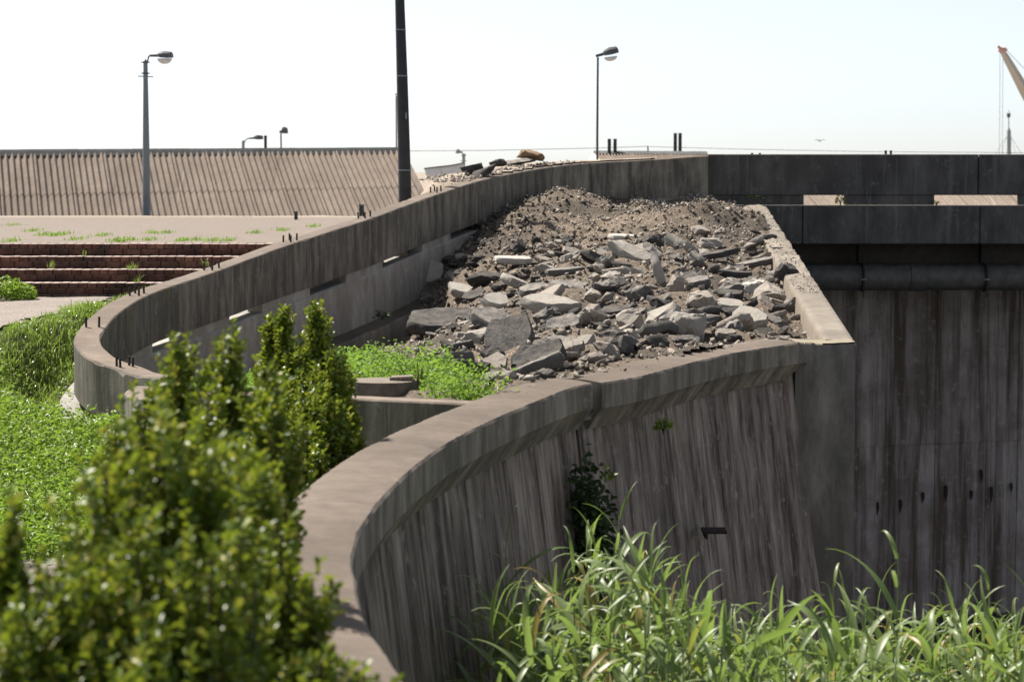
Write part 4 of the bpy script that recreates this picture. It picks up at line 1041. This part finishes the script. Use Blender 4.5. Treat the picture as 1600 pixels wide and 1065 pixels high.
# ================================================================== DISTANCE: dinghy, sand bank, crane, mast, wires, gull
sb = MB(); vs = []; nu, nv = 40, 10
for j in range(nv+1):
    for i in range(nu+1):
        x = -22+44*i/nu; y = 84+40*j/nv; hgt = math.sin(math.pi*min(1, max(0, j/nv)))*sst(0, .2, i/nu)*sst(1, .8, i/nu)
        vs.append((x, y, -2.65+hgt*(2.35+.4*fbm(x*.12, y*.1))))
sb.add(vs, [(j*(nu+1)+i, j*(nu+1)+i+1, (j+1)*(nu+1)+i+1, (j+1)*(nu+1)+i) for j in range(nv) for i in range(nu)])
tag(sb.build('sand_bank', M['sand'], None, True), kind='structure')
Y = 92.0; q = P(696, 275, Y)
e = empty('dinghy', q, 'white dinghy lying on its side on the sandy ground, beside the spoil', 'boat')
L, W, H = 62*Y/F, 22*Y/F, 26*Y/F
m = MB(); vs = []; ns = 12; nr = 9
for i in range(ns+1):
    t_ = i/ns; wd = (1-max(0, (t_-.45)/.55)**2.2)*(.8+.2*min(1, t_*4)); sheer = .10*(2*t_-1)**2
    for k in range(nr):
        a = math.pi*(k/(nr-1)); vs.append(Vector(((t_-.5)*L, math.cos(a)*W/2*wd, -math.sin(a)**.7*H*.8*(.55+.45*wd)+H*.45+sheer)))
nV = len(vs); vs += [v*.93+Vector((0, 0, .02)) for v in vs]
for o_ in (0, nV): m.add([], [])
fs = [(i*nr+k, i*nr+k+1, (i+1)*nr+k+1, (i+1)*nr+k) for i in range(ns) for k in range(nr-1)]
fs2 = [tuple(x+nV for x in f[::-1]) for f in fs]
rim = [(i*nr, (i+1)*nr, (i+1)*nr+nV, i*nr+nV) for i in range(ns)]+[(i*nr+nr-1, i*nr+nr-1+nV, (i+1)*nr+nr-1+nV, (i+1)*nr+nr-1) for i in range(ns)]
m.add(vs, fs+fs2+rim+[tuple(range(nr)), tuple(range(nV, nV+nr))[::-1]]); o = m.build('hull', M['white'], e, True, angle=50); o.rotation_euler = (R(24), R(5), R(200))
m = MB(); m.tube([v*1.01 for v in vs[0:nV:nr]], .03, 6); m.tube([v*1.01 for v in vs[nr-1:nV:nr]], .03, 6); o = m.build('gunwale', M['twig'], e); o.rotation_euler = (R(24), R(5), R(200))
Y = 190.0; e = empty('harbour_crane', P(1640, 240, Y), 'pale yellow crane jib with reddish head and hanging cables, far beyond the bridge', 'crane')
b = e.location
def rel(px, py, Y=Y, b=b): return P(px, py, Y)-b
m = MB(); m.tube([rel(1566, 80), rel(1572, 90), rel(1600, 140), rel(1660, 245), rel(1660, 330)], [.22, .30, .48, .7, .8], 4); m.build('jib', M['crane'], e)
m = MB(); m.tube([rel(1559.5, 72), rel(1562, 76)], .12, 6); m.tube([rel(1560.5, 76.5), rel(1571, 81)], [.22, .34], 8); m.tube([rel(1571, 76), rel(1565, 82)], .25, 8); m.build('jib_head', M['crane_head'], e)
for a in (1562.5, 1567): m = MB(); m.tube([rel(a, 82), rel(a-1, 262)], .018, 5); m.build('hoist_cable', M['wire'], e)
m = MB(); m.tube([rel(1570, 76), rel(1660, 170)], .022, 5); m.build('stay_cable', M['wire'], e)
Y = 260.0; e = empty('ship_mast', P(1576, 262, Y), 'pale grey mast with dark lantern on top, far beyond the bridge', 'mast'); b = e.location
def rel(px, py, Y=Y, b=b): return P(px, py, Y)-b
m = MB(); m.tube([rel(1576.5, 270), rel(1576.5, 206), rel(1576.2, 204), rel(1576.2, 200)], [.27, .24, .22, .08], 10); m.tube([rel(1576.2, 201), rel(1576, 172)], [.07, .03], 8); m.build('mast_shaft', M['mast'], e)
m = MB(); m.tube([rel(1576, 184.5), rel(1576, 182), rel(1576, 178), rel(1576, 177)], [.08, .22, .22, .1], 8); m.tube([rel(1573.5, 181), rel(1573.5, 176)], .03, 5); m.tube([rel(1578.5, 181), rel(1578.5, 176)], .03, 5); m.build('lantern', M['lamp_dark'], e)
for dx in (-1, 1):
    m = MB(); m.tube([rel(1576+dx*3, 213), rel(1576+dx*20, 240)], .02, 5); m.tube([rel(1576+dx*3, 213), rel(1576+dx*11, 240)], .015, 5); m.build('guy_wire', M['wire'], e)
m = MB(); m.tube([P(640, 236, 100), P(760, 235.2, 100), P(930, 231.5, 100), P(1010, 229, 100)], .013, 5)
thing_mesh(m, 'power_line', M['wire'], 'faint thin overhead wire running from the long shed towards the flues', 'wire')
m = MB(); m.tube([P(1010, 229, 100), P(1150, 233, 100), P(1350, 237, 100), P(1640, 239, 100)], .011, 5)
thing_mesh(m, 'power_line', M['wire'], 'faint thin overhead wire sagging along just above the bridge parapet', 'wire')
# gull
c = P(1281, 220, 120); k = 1.15*120/F
m = MB()
for sgn in (-1, 1):
    m.add([c+Vector((0, -.05, .0)), c+Vector((0, .10, .0)), c+Vector((sgn*4.5*k, .06, 2.0*k)), c+Vector((sgn*4.5*k, -.07, 2.0*k)), c+Vector((sgn*9*k, .02, .4*k)),
           c+Vector((0, -.05, -.03)), c+Vector((0, .10, -.03)), c+Vector((sgn*4.5*k, .06, 2.0*k-.025)), c+Vector((sgn*4.5*k, -.07, 2.0*k-.025))],
          [(0, 1, 2, 3), (3, 2, 4), (5, 8, 7, 6), (8, 4, 7), (0, 3, 8, 5), (3, 4, 8), (1, 6, 7, 2), (2, 7, 4)])
m.tube([c+Vector((-.05, -.16, -.02)), c+Vector((-.02, -.05, 0)), c+Vector((0, .1, 0)), c+Vector((0, .24, 0))], [.02, .05, .05, .01], 8)
thing_mesh(m, 'gull', M['bird'], 'small gull gliding low in the sky above the bridge', 'bird')

# ================================================================== STUMP
q = P(598, 601, 14.0); e = empty('tree_stump', (q.x, q.y, q.z-.315), 'broad sawn tree stump behind the low cross wall', 'stump')
m = MB(); vs = []; n = 40
for j, (z, rf) in enumerate(((-.1, 1.15), (.15, 1.05), (.28, 1.0), (.345, .985))):
    for k in range(n):
        g = 2*math.pi*k/n; rr = .228*rf*(1+.05*nz(math.cos(g)*2, math.sin(g)*2, 1)+.03*nz(math.cos(g)*7, math.sin(g)*7, z*2)); vs.append((math.cos(g)*rr, math.sin(g)*rr*.9, z))
m.add(vs, [(j*n+k, j*n+(k+1) % n, (j+1)*n+(k+1) % n, (j+1)*n+k) for j in range(3) for k in range(n)])
m.build('bark', M['wood'], e, True)
m = MB(); top = vs[-n:]; m.add([(x*.995, y*.995, z+.001*0+.004*nz(x*20, y*20)) for x, y, z in top]+[(x*.5, y*.5, .352+.006*nz(x*9, y*9)) for x, y, z in top]+[(0, 0, .35)], [(k, (k+1) % n, n+(k+1) % n, n+k) for k in range(n)]+[(n+k, n+(k+1) % n, 2*n) for k in range(n)]); m.build('cut_face', M['stump_top'], e)
m = MB(); m.add([(.05, -.1, .352), (.20, -.06, .352), (.19, .08, .352), (.06, .06, .352), (.05, -.1, .372), (.20, -.06, .376), (.19, .08, .374), (.06, .06, .37)], [(0,3,2,1),(4,5,6,7),(0,1,5,4),(1,2,6,5),(2,3,7,6),(3,0,4,7)]); m.build('raised_chip', M['stump_top'], e)
m = MB(); m.add([(.205, -.02, .3), (.235, -.02, .3), (.235, .03, .3), (.205, .03, .3), (.235, 0, .41)], [(0,1,2,3),(0,1,4),(1,2,4),(2,3,4),(3,0,4)]); m.build('splinter', M['wood'], e)

# ================================================================== PLANTS
def leaf_cloud(name, pos, dirs, length, width, mat, parent=None, fold=.25, curl=.12):
    "pos Nx3 leaf bases, dirs Nx3 growth directions; each leaf 6 verts, 4 tris"
    n = len(pos); pos = np.asarray(pos, float); d = np.asarray(dirs, float); d /= np.linalg.norm(d, axis=1, keepdims=True)
    r = np.random.randn(n, 3); s = np.cross(d, r); s /= np.linalg.norm(s, axis=1, keepdims=True)+1e-9
    up = np.cross(s, d); flip = np.sign(up[:, 2:3]+1e-6); up *= flip
    L = np.asarray(length).reshape(-1, 1); W = np.asarray(width).reshape(-1, 1)
    V = np.stack([pos, pos+d*L*.35+s*W*.42+up*W*fold, pos+d*L*.35-s*W*.42+up*W*fold, pos+d*L*.72+s*W*.46+up*(W*fold-L*curl*.4), pos+d*L*.72-s*W*.46+up*(W*fold-L*curl*.4), pos+d*L-up*L*curl, pos+d*L*.5], 1)
    b = (np.arange(n)*7)[:, None, None]
    T = np.array([[0, 6, 1], [0, 2, 6], [1, 6, 3], [2, 4, 6], [3, 6, 5], [4, 5, 6]])[None]+b
    return npmesh(name, V.reshape(-1, 3), T.reshape(-1, 3), mat, parent)
def plume_leaves(rs, c, top, bot, Rr, n, shoots):
    "leaves carried on many upright shoots that fill a tapering column"
    P_, D_, SH = [], [], []
    per = max(4, n//shoots)
    for k in range(shoots):
        t_ = rs.random()**.8
        z = top-(top-bot)*t_
        a = rs.uniform(0, 2*math.pi); tap = min(1, .40+1.15*(t_*(top-bot))/(Rr*1.9))
        rr = Rr*tap*math.sqrt(rs.uniform(.05, 1))
        tip = np.array([c[0]+math.cos(a)*rr, c[1]+math.sin(a)*rr, z])
        ln = min(rs.uniform(.12, .26), max(.06, z-bot+.05))
        dirv = np.array([math.cos(a)*.45*rr/Rr+rs.gauss(0, .12), math.sin(a)*.45*rr/Rr+rs.gauss(0, .12), 1.0]); dirv /= np.linalg.norm(dirv)
        SH.append((tip-dirv*ln*1.1, tip))
        for j in range(per):
            u = j/per; p = tip-dirv*ln*u
            g = j*2.4+rs.random(); o = np.array([math.cos(g), math.sin(g), 0.0])
            P_.append(p); D_.append(o*(.5+.5*min(1, u*4))+dirv*(.75-.4*u)+np.random.randn(3)*.18)
    return P_, D_, SH
def shrub(label, base, plumes, leaf=.028, dens=1.0, seed=0, group='evergreen shrubs along the wing wall'):
    rs = random.Random(seed); e = empty('evergreen_shrub', base, label, 'shrub', group); b = Vector(base)
    PP, DD, tw = [], [], MB()
    for (px, py, Y, rpx, depth) in plumes:
        q = P(px, py, Y)-b; Rr = rpx*Y/F; bot = q.z-depth
        n = int(dens*(30000*Rr*depth+900)); sh = max(30, n//26)
        a, d_, s_ = plume_leaves(rs, (q.x, q.y), q.z, bot, Rr, n, sh); PP += a; DD += d_
        tw.tube([(q.x*.5, q.y*.5, .0), (q.x*.9, q.y*.9, (bot)*.7), (q.x, q.y, q.z-.05)], [.018, .012, .004], 5)
        for s0, s1 in s_[::2]: tw.tube([(q.x, q.y, s0[2]-.08), s0, s1], [.004, .003, .0015], 3, False)
    n = len(PP); f = leaf_cloud('foliage', PP, DD, np.random.uniform(leaf*.75, leaf*1.25, n), np.random.uniform(leaf*.5, leaf*.72, n), M['leaf_shrub'], e)
    f['kind'] = 'stuff'
    o = tw.build('branches', M['twig'], e); o['kind'] = 'stuff'
    return e
shrub('largest shrub, a blurred mass of glossy leaves nearest the camera', (-.85, 4.75, -.7),
  [(255,610,4.95,95,.9),(165,690,4.9,90,.9),(330,660,4.9,100,.9),(18,765,4.7,26,.28),(75,850,4.7,75,.7),(400,700,5.3,80,1.1),(120,870,4.6,105,.7),(488,880,5.0,45,.5),(570,1020,4.7,50,.5),(330,820,4.5,130,.8),(215,780,4.6,125,.9),(440,800,5.1,60,.9),(40,930,4.5,80,.5),(230,950,4.4,140,.6),(500,1000,4.6,70,.4),(0,1010,4.5,60,.5)], .027, 1.0, 1)
shrub('tall dark shrub with pointed tips, right behind the nearest one', (-1.05, 6.95, -.7),
  [(282,525,7.0,48,.8),(360,503,7.0,36,.9),(330,590,6.8,80,.9),(225,600,6.9,62,.9),(410,560,6.7,40,1.2),(440,620,6.6,45,1.3),(180,660,6.8,45,.7),(360,680,6.6,110,.8)], .027, 1.15, 2)
shrub('sharp bright shrub with two pointed spires beside the stump and coping', (-1.12, 11.2, -.7),
  [(443,474,11.2,16,.5),(420,490,11.3,14,.5),(495,470,11.0,22,.6),(470,520,11.1,30,.7),(520,545,10.9,40,.7),(465,580,10.9,45,.8),(500,600,10.7,62,.8),(545,640,10.9,24,.4),(440,600,11.2,38,.8),(415,560,11.3,24,.8),(550,680,10.8,22,.25),(480,680,10.5,70,.6),(430,690,10.5,60,.6)], .030, 1.5, 3)

def blades(name, n, sampler, hmin, hmax, wmin, wmax, mat, seed, lean=.5, parent=None):
    r = np.random.RandomState(seed); B = np.array([q for q in (sampler(r) for _ in range(n)) if q is not None]); n = len(B)
    hs = B[:, 3:4] if B.shape[1] > 3 else np.ones((n, 1)); B = B[:, :3]
    h = (hmin+(hmax-hmin)*r.rand(n, 1)**1.4)*hs; w_ = wmin+(wmax-wmin)*r.rand(n, 1)
    a = r.rand(n, 1)*6.283; ln = np.abs(r.randn(n, 1))*lean
    dx = np.concatenate([np.cos(a), np.sin(a), np.zeros_like(a)], 1); sd = np.concatenate([-np.sin(a), np.cos(a), np.zeros_like(a)], 1)
    tw_ = r.rand(n, 1)*6.283; sd = sd*np.cos(tw_)+dx*np.sin(tw_)*.6
    up = np.array([[0, 0, 1.0]])
    p1 = B+up*h*.5+dx*h*ln*.22; p2 = B+up*h*(.86-.10*ln)+dx*h*ln*.62; p3 = B+up*h*(1.0-.34*ln)+dx*h*ln*1.15
    V = np.stack([B-sd*w_*.4, B+sd*w_*.4, p1-sd*w_*.5, p1+sd*w_*.5, p2-sd*w_*.35, p2+sd*w_*.35, p3], 1)
    b = (np.arange(n)*7)[:, None, None]; T = np.array([[0, 1, 3], [0, 3, 2], [2, 3, 5], [2, 5, 4], [4, 5, 6]])[None]+b
    return tag(npmesh(name, V.reshape(-1, 3), T.reshape(-1, 3), mat, parent), kind='stuff')
def samp_grass(r):
    for _ in range(40):
        y = r.uniform(17.3, 28.2); x = r.uniform(-6.4, -1.9)
        if y > 21.1 and x < path_edge(y)+.05+.15*nz(x*2, y*2, 7) + max(0, y-24)*.35: continue
        if y < 21.1 or inpoly(x, y, land_poly):
            d = np.hypot(RWp[:, 0]-x, RWp[:, 1]-y).min()
            if y > 24.0 and (d > 1.15 or (y > 26 and d > .45)): continue
            if not inpoly(x, y, land_poly) or (d < .30 and y > 20.5): continue
            cl = .7+.6*nz(x*1.3, y*1.3, 9)
            return (x, y, ground_z(x, y)-.01, cl*(.75 if y > 25.5 else 1))
    return None
blades('long_grass', 30000, samp_grass, .08, .20, .006, .013, M['grass'], 1, .75)
def samp_clover(r):
    for _ in range(40):
        y = r.uniform(13.3, 20.5); x = r.uniform(-5.6, -1.9)
        if not inpoly(x, y, land_poly): continue
        if r.rand() > 1-sst(18, 20.5, y)*.8: continue
        return (x, y, ground_z(x, y))
    return None
def weeds(name, n, sampler, h, leaf, mat, seed, per=9):
    r = np.random.RandomState(seed); PP, DD = [], []
    for i in range(n):
        q = sampler(r)
        if q is None: continue
        hh = h*(.45+.75*r.rand())*(1+.5*nz(q[0]*1.6, q[1]*1.6, 4)); a = r.rand()*6.28
        for k in range(per):
            u = (k+r.rand())/per; g = r.rand()*6.28; rr = .02+.07*r.rand()*(1-u*.5)
            PP.append((q[0]+math.cos(g)*rr*.5, q[1]+math.sin(g)*rr*.5, q[2]+hh*u)); DD.append((math.cos(g), math.sin(g), .15+.6*r.rand()))
    n = len(PP)
    return tag(leaf_cloud(name, PP, DD, np.random.uniform(leaf*.6, leaf*1.3, n), np.random.uniform(leaf*.45, leaf*.8, n), mat), kind='stuff')
weeds('leafy_weeds', 5200, samp_clover, .17, .038, M['clover'], 3, 10)
def samp_under(r):
    for _ in range(40):
        y = r.uniform(5.5, 13.8); x = r.uniform(-4.5, .1)
        if inpoly(x, y, land_poly) and (x > -2.5+.35*nz(x, y) or y > 13.45+.25*nz(x*2, y*2)): return (x, y, ground_z(x, y))
    return None
weeds('undergrowth', 2600, samp_under, .20, .045, M['clover'], 13, 9)
blades('short_grass', 9000, samp_clover, .06, .20, .005, .010, M['grass'], 4, .8)
def samp_patch(r):
    for _ in range(60):
        y = r.uniform(12.9, 21.5); x = r.uniform(-3.0, .1)
        if x > -.12-(y-13.4)*.255+.18*nz(x*2, y*2, 3): continue
        if not inpoly(x, y, rub_poly): continue
        if abs(x-P(598,601,14).x) < .30 and y < 14.25: continue
        return (x, y, terr(x, y)-.02-.05*sst(15, 13.6, y))
    return None
weeds('green_weed_patch', 6500, samp_patch, .23, .028, M['patch'], 5, 10)
blades('weed_patch_grass', 4000, samp_patch, .08, .24, .004, .008, M['grass'], 6, .6)
def clump(name, label, cat, base, n, h, spread, leaf, mat, seed, droop=False, group=None, zdown=0):
    r = np.random.RandomState(seed); PP, DD = [], []
    for i in range(n):
        a = r.rand()*6.28; rr = spread*math.sqrt(r.rand()); z = h*r.rand()*(1-.5*rr/spread)
        PP.append((math.cos(a)*rr, math.sin(a)*rr*.6, z)); DD.append((math.cos(a)+.3*r.randn(), math.sin(a)+.3*r.randn(), .5+.4*r.randn()))
    e = empty(name, base, label, cat, group)
    f = leaf_cloud('foliage', PP, DD, np.random.uniform(leaf*.7, leaf*1.3, n), np.random.uniform(leaf*.4, leaf*.7, n), mat, e); f['kind'] = 'stuff'
    m = MB()
    for k in range(5): a = k*1.3; m.tube([(0, 0, -.02), (math.cos(a)*spread*.4, math.sin(a)*spread*.3, h*.5), (math.cos(a)*spread*.7, math.sin(a)*spread*.5, h*.85)], [.005, .003, .001], 4)
    m.build('stems', M['twig'], e); return e
q = P(12, 468, 25.6); clump('leafy_bush', 'low leafy green bush growing beside the bottom brick step', 'bush', (q.x-.1, q.y, -.02), 1500, .34, .42, .05, M['clover'], 1)
q = P(597, 494, 26.9); clump('wall_weed', 'small dark weed rooted on the ledge of the ramp wall', 'weed', (q.x, q.y, q.z-.03), 90, .13, .10, .035, M['leaf_dark'], 2)
q = P(1036, 672, 14.55); clump('wall_weed', 'small green fern growing from the board marked wall below the coping', 'weed', (q.x, q.y-.03, q.z), 60, .09, .045, .035, M['clover'], 3)
q = P(1313, 319, 36.2); clump('wall_weed', 'leafy sprig growing in the left parapet slot of the bridge', 'weed', (q.x, q.y, q.z), 70, .15, .07, .04, M['clover'], 4)
q = P(1463, 320, 36.2); clump('wall_weed', 'tiny plant at the left end of the right parapet slot', 'weed', (q.x, q.y, q.z), 30, .08, .05, .03, M['clover'], 5)
q = P(1178, 312, 35.9); clump('wall_weed', 'dark moss tuft at the bridge end above the side wall', 'weed', (q.x, q.y, q.z), 120, .10, .16, .03, M['leaf_dark'], 6)
q = P(492, 778, 9.35); clump('wall_weed', 'bright young sprig sprouting on the brown coping by the shrub', 'weed', (q.x, q.y, q.z-.01), 26, .10, .04, .03, M['leaf_sprig'], 7)
# narrow bladed plant behind the stump
q = P(652, 603, 14.3); e = empty('bulb_plant', (q.x, q.y, q.z-.08), 'narrow bladed green plant standing by the stump', 'plant')
for k, (dx, h_, ln) in enumerate(((-.07, .23, -.05), (-.005, .26, .015), (.02, .25, .03), (.035, .19, .05))):
    m = MB(); pts = [Vector((dx*.3+(dx+ln*.5)*t_, .0, h_*t_)) for t_ in (0, .35, .7, 1)]
    vs = []
    for i_, p_ in enumerate(pts):
        w_ = (.009, .010, .008, .001)[i_]; vs += [p_+Vector((-w_, 0, 0)), p_+Vector((0, -.004, 0)), p_+Vector((w_, 0, 0)), p_+Vector((0, .003, 0))]
    m.add(vs, [(i_*4+j, i_*4+(j+1) % 4, (i_+1)*4+(j+1) % 4, (i_+1)*4+j) for i_ in range(3) for j in range(4)]); m.build('blade', M['reed_leaf'], e)
# creeper on the wing wall
sC = WW.s_px(905, 6, None); e = empty('creeper', (0, 0, 0), 'dark leafy creeper hanging on the board marked wall left of the joint', 'creeper')
r = np.random.RandomState(8); PP, DD = [], []; tw = MB(); nn = WW.nrm(sC)
for k in range(13):
    s_ = sC-.01+r.randn()*.06; z = -.60-r.rand()*.62; s_ += (-z-.45)*.10
    c = WW.at(s_)+nn*(-.11+(-z-.265)*.125+.05); c.z += z
    for j in range(85):
        o_ = r.randn(3)*np.array([.055, .05, .085]); p_ = np.array(c)+o_+np.array(nn)*abs(r.randn())*.05
        PP.append(p_); DD.append(np.array(nn)*.8+r.randn(3)*.7+np.array([0, 0, -.3]))
    tw.tube([c+Vector((0, 0, .12)), c, c+Vector((.02, 0, -.15))], .005, 4, False)
f = leaf_cloud('foliage', PP, DD, np.random.uniform(.035, .065, len(PP)), np.random.uniform(.022, .038, len(PP)), M['leaf_dark'], e); f['kind'] = 'stuff'
tw.build('stems', M['twig'], e)['kind'] = 'stuff'
q = P(945, 742, 13.0); PP = [np.array(q)+np.random.randn(3)*.018 for k in range(16)]
leaf_cloud('bright_tip', PP, np.random.randn(16, 3)*.6+np.array([1, -.3, .3]), np.full(16, .05), np.full(16, .024), M['leaf_sprig'], e)
# weeds on the plaza, grass tufts on steps
def samp_plaza(r):
    spots = [(70,365),(85,366),(100,364),(120,372),(180,374),(190,375),(205,373),(240,362),(260,362),(235,373),(310,373),(330,374),(355,374),(20,350),(50,359),(398,362),(440,358),(160,366),(285,374),(15,375),(490,352)]
    px, py = spots[r.randint(len(spots))]; Y = (HC-PLZ)*F/(py+2-266); q = P(px+r.randn()*6, py, Y)
    return (q.x, Y+r.randn()*.25, PLZ)
blades('paving_weeds', 1700, samp_plaza, .02, .07, .006, .014, M['patch'], 9, .9)
def samp_step(r):
    spots = [(80,416,26.45),(205,420,26.45),(208,419,26.45),(130,398,26.7),(320,413,26.5),(215,440,26.12)]
    px, py, Y = spots[r.randint(len(spots))]; q = P(px+r.randn()*3, py, Y); return (q.x, q.y, q.z-.02)
blades('step_weeds', 90, samp_step, .05, .13, .005, .01, M['grass'], 10, .8)
# stray dry straw near spoil is left to the gravel

# ------------------------------------------------------------------ reeds
def reed_leaf(L, W, droop, seed):
    r = random.Random(seed); n = 9; vs = []; p = Vector((0, 0, 0)); ang = R(56)
    for i in range(n+1):
        t_ = i/n; wd = W*(.55+.9*t_ if t_ < .35 else max(0.03, (1-t_)/.65)**.8*.865)*.5
        d = Vector((math.cos(ang), 0, math.sin(ang))); nrm = Vector((-d.z, 0, d.x))
        tw_ = .5*math.sin(t_*2.2+seed)
        side = Vector((0, 1, 0))*math.cos(tw_)+nrm*math.sin(tw_)
        vs += [p+side*wd+nrm*wd*.35, p, p-side*wd+nrm*wd*.35]
        p = p+d*(L/n); ang -= droop*(.35+1.5*t_*t_)/n*3
        if seed % 3 == 0 and t_ > .5: ang -= .22
    fs = []
    for i in range(n):
        for k in range(2): fs.append((i*3+k, i*3+k+1, (i+1)*3+k+1, (i+1)*3+k))
    me = D.meshes.new('leaf'); me.from_pydata(vs, [], fs); me.polygons.foreach_set('use_smooth', [True]*len(fs)); return me
lm = [reed_leaf(L, W, dr, i) for i, (L, W, dr) in enumerate(((.40, .046, .75), (.46, .042, .40), (.36, .048, .9), (.44, .040, .25), (.31, .042, 1.1), (.48, .050, .6)))]
for me in lm: me.materials.append(M['reed_leaf'])
ld = [m_.copy() for m_ in lm[:3]]
for me in ld: me.materials[0] = M['reed_dry']
def stem_mesh(H):
    m = MB(); m.tube([(0, 0, 0), (.01, .005, H*.35), (-.005, .01, H*.7), (.012, 0, H)], [.009, .008, .006, .0025], 6); me = m.build('reed_plant', M['reed_stem']); d_ = me.data; D.objects.remove(me); return d_
sm = {h: stem_mesh(h) for h in (2.0, 2.2, 2.4, 2.6, 2.8, 3.0)}
rs = random.Random(21)
def top_px(px):
    return float(np.interp(px, [730, 770, 800, 850, 900, 950, 1000, 1060, 1120, 1200, 1260, 1330, 1400, 1450, 1500, 1560, 1640], [905, 885, 900, 868, 845, 800, 815, 862, 922, 920, 918, 915, 910, 935, 922, 918, 925]))
def reed(px, py_top, Y, label, grow=None, nl=None, big_=1.0):
    q = P(px, py_top, Y); zb = bank_z(q.x, Y)-.05; H = q.z-zb-.12
    h = min(sm, key=lambda k_: abs(k_-H)); 
    e = D.objects.new('reed_plant', sm[h]); link(e); e.location = (q.x, Y, q.z-.12-h); e.rotation_euler = (rs.uniform(-.05, .05), rs.uniform(-.07, .07), rs.uniform(0, 6.28))
    tag(e, label, 'reed', 'reeds on the canal bank')
    n = nl or rs.randint(7, 10); a0 = rs.uniform(0, 6.28)
    for k in range(n):
        me = rs.choice(lm) if rs.random() > .035 or k < 4 else rs.choice(ld)
        o = D.objects.new('leaf', me); link(o, e); z = h-.02-k*rs.uniform(.085, .13)-.03*k
        o.location = (.004, 0, z); s_ = big_*rs.uniform(.8, 1.15)*(.55+.15*k if k < 3 else 1)
        o.scale = (s_, s_, s_); o.rotation_euler = (rs.uniform(-.2, .2), (-.45 if k == 0 else -.22 if k == 1 else rs.uniform(-.12, .25)), a0+k*math.pi+rs.gauss(0, .45))
reed(787, 800, 11.2, 'lone tall reed at the left end of the reed bed', nl=9)
reed(970, 775, 11.4, 'tallest reed of the middle clump, in front of the creeper', nl=9)
reed(1412, 820, 9.6, 'tall broad leaved reed standing against the dark water opening', nl=8, big_=1.05)
reed(1560, 862, 9.8, 'tall reed with bent tip near the abutment foot', nl=8)
reed(1290, 872, 10.0, 'upright reed in front of the corner pier', nl=8)
mass = 'green reed with drooping blades in the dense reed bed below the wing wall'
for i in range(185):
    px = rs.uniform(760, 1640); Y = rs.uniform(8.6, 11.9)
    if px < 900 and Y < 9.5: Y += 1.8
    tp = top_px(px)-14+abs(rs.gauss(0, 75))+(11.9-Y)*12
    col_ = ['at the left end', 'below the creeper', 'below the wall joint', 'below the iron bracket', 'left of the corner pier', 'below the corner pier', 'before the abutment foot', 'before the dark water', 'at the right end'][min(8, int((px-740)/97))]
    row_ = 'front' if Y < 9.7 else 'middle' if Y < 10.9 else 'back'
    reed(px, tp, Y, f"green reed in the {row_} row of the reed bed, {col_}")
# low mass of leaves between the stems
r = np.random.RandomState(31); VV = []; FF = []; off = 0
LV = [(np.array([v.co[:] for v in me.vertices]), np.array([list(p_.vertices) for p_ in me.polygons])) for me in lm]
for i in range(1700):
    px = r.uniform(765, 1660); Y = r.uniform(8.8, 12.2); py = top_px(px)+95+r.rand()*330
    q = P(px, py, Y); V, Fq = LV[r.randint(len(LV))]
    Rm = np.array(Matrix.Rotation(r.rand()*6.28, 3, 'Z') @ Matrix.Rotation(r.randn()*.35, 3, 'Y') @ Matrix.Rotation(r.randn()*.3, 3, 'X'))
    s_ = r.uniform(.6, 1.0); VV.append(V @ Rm.T*s_+np.array(q)); FF.append(Fq+off); off += len(V)
tag(npmesh('reed_undergrowth', np.concatenate(VV), np.concatenate(FF), M['reed_leaf'], smooth=True), kind='stuff')
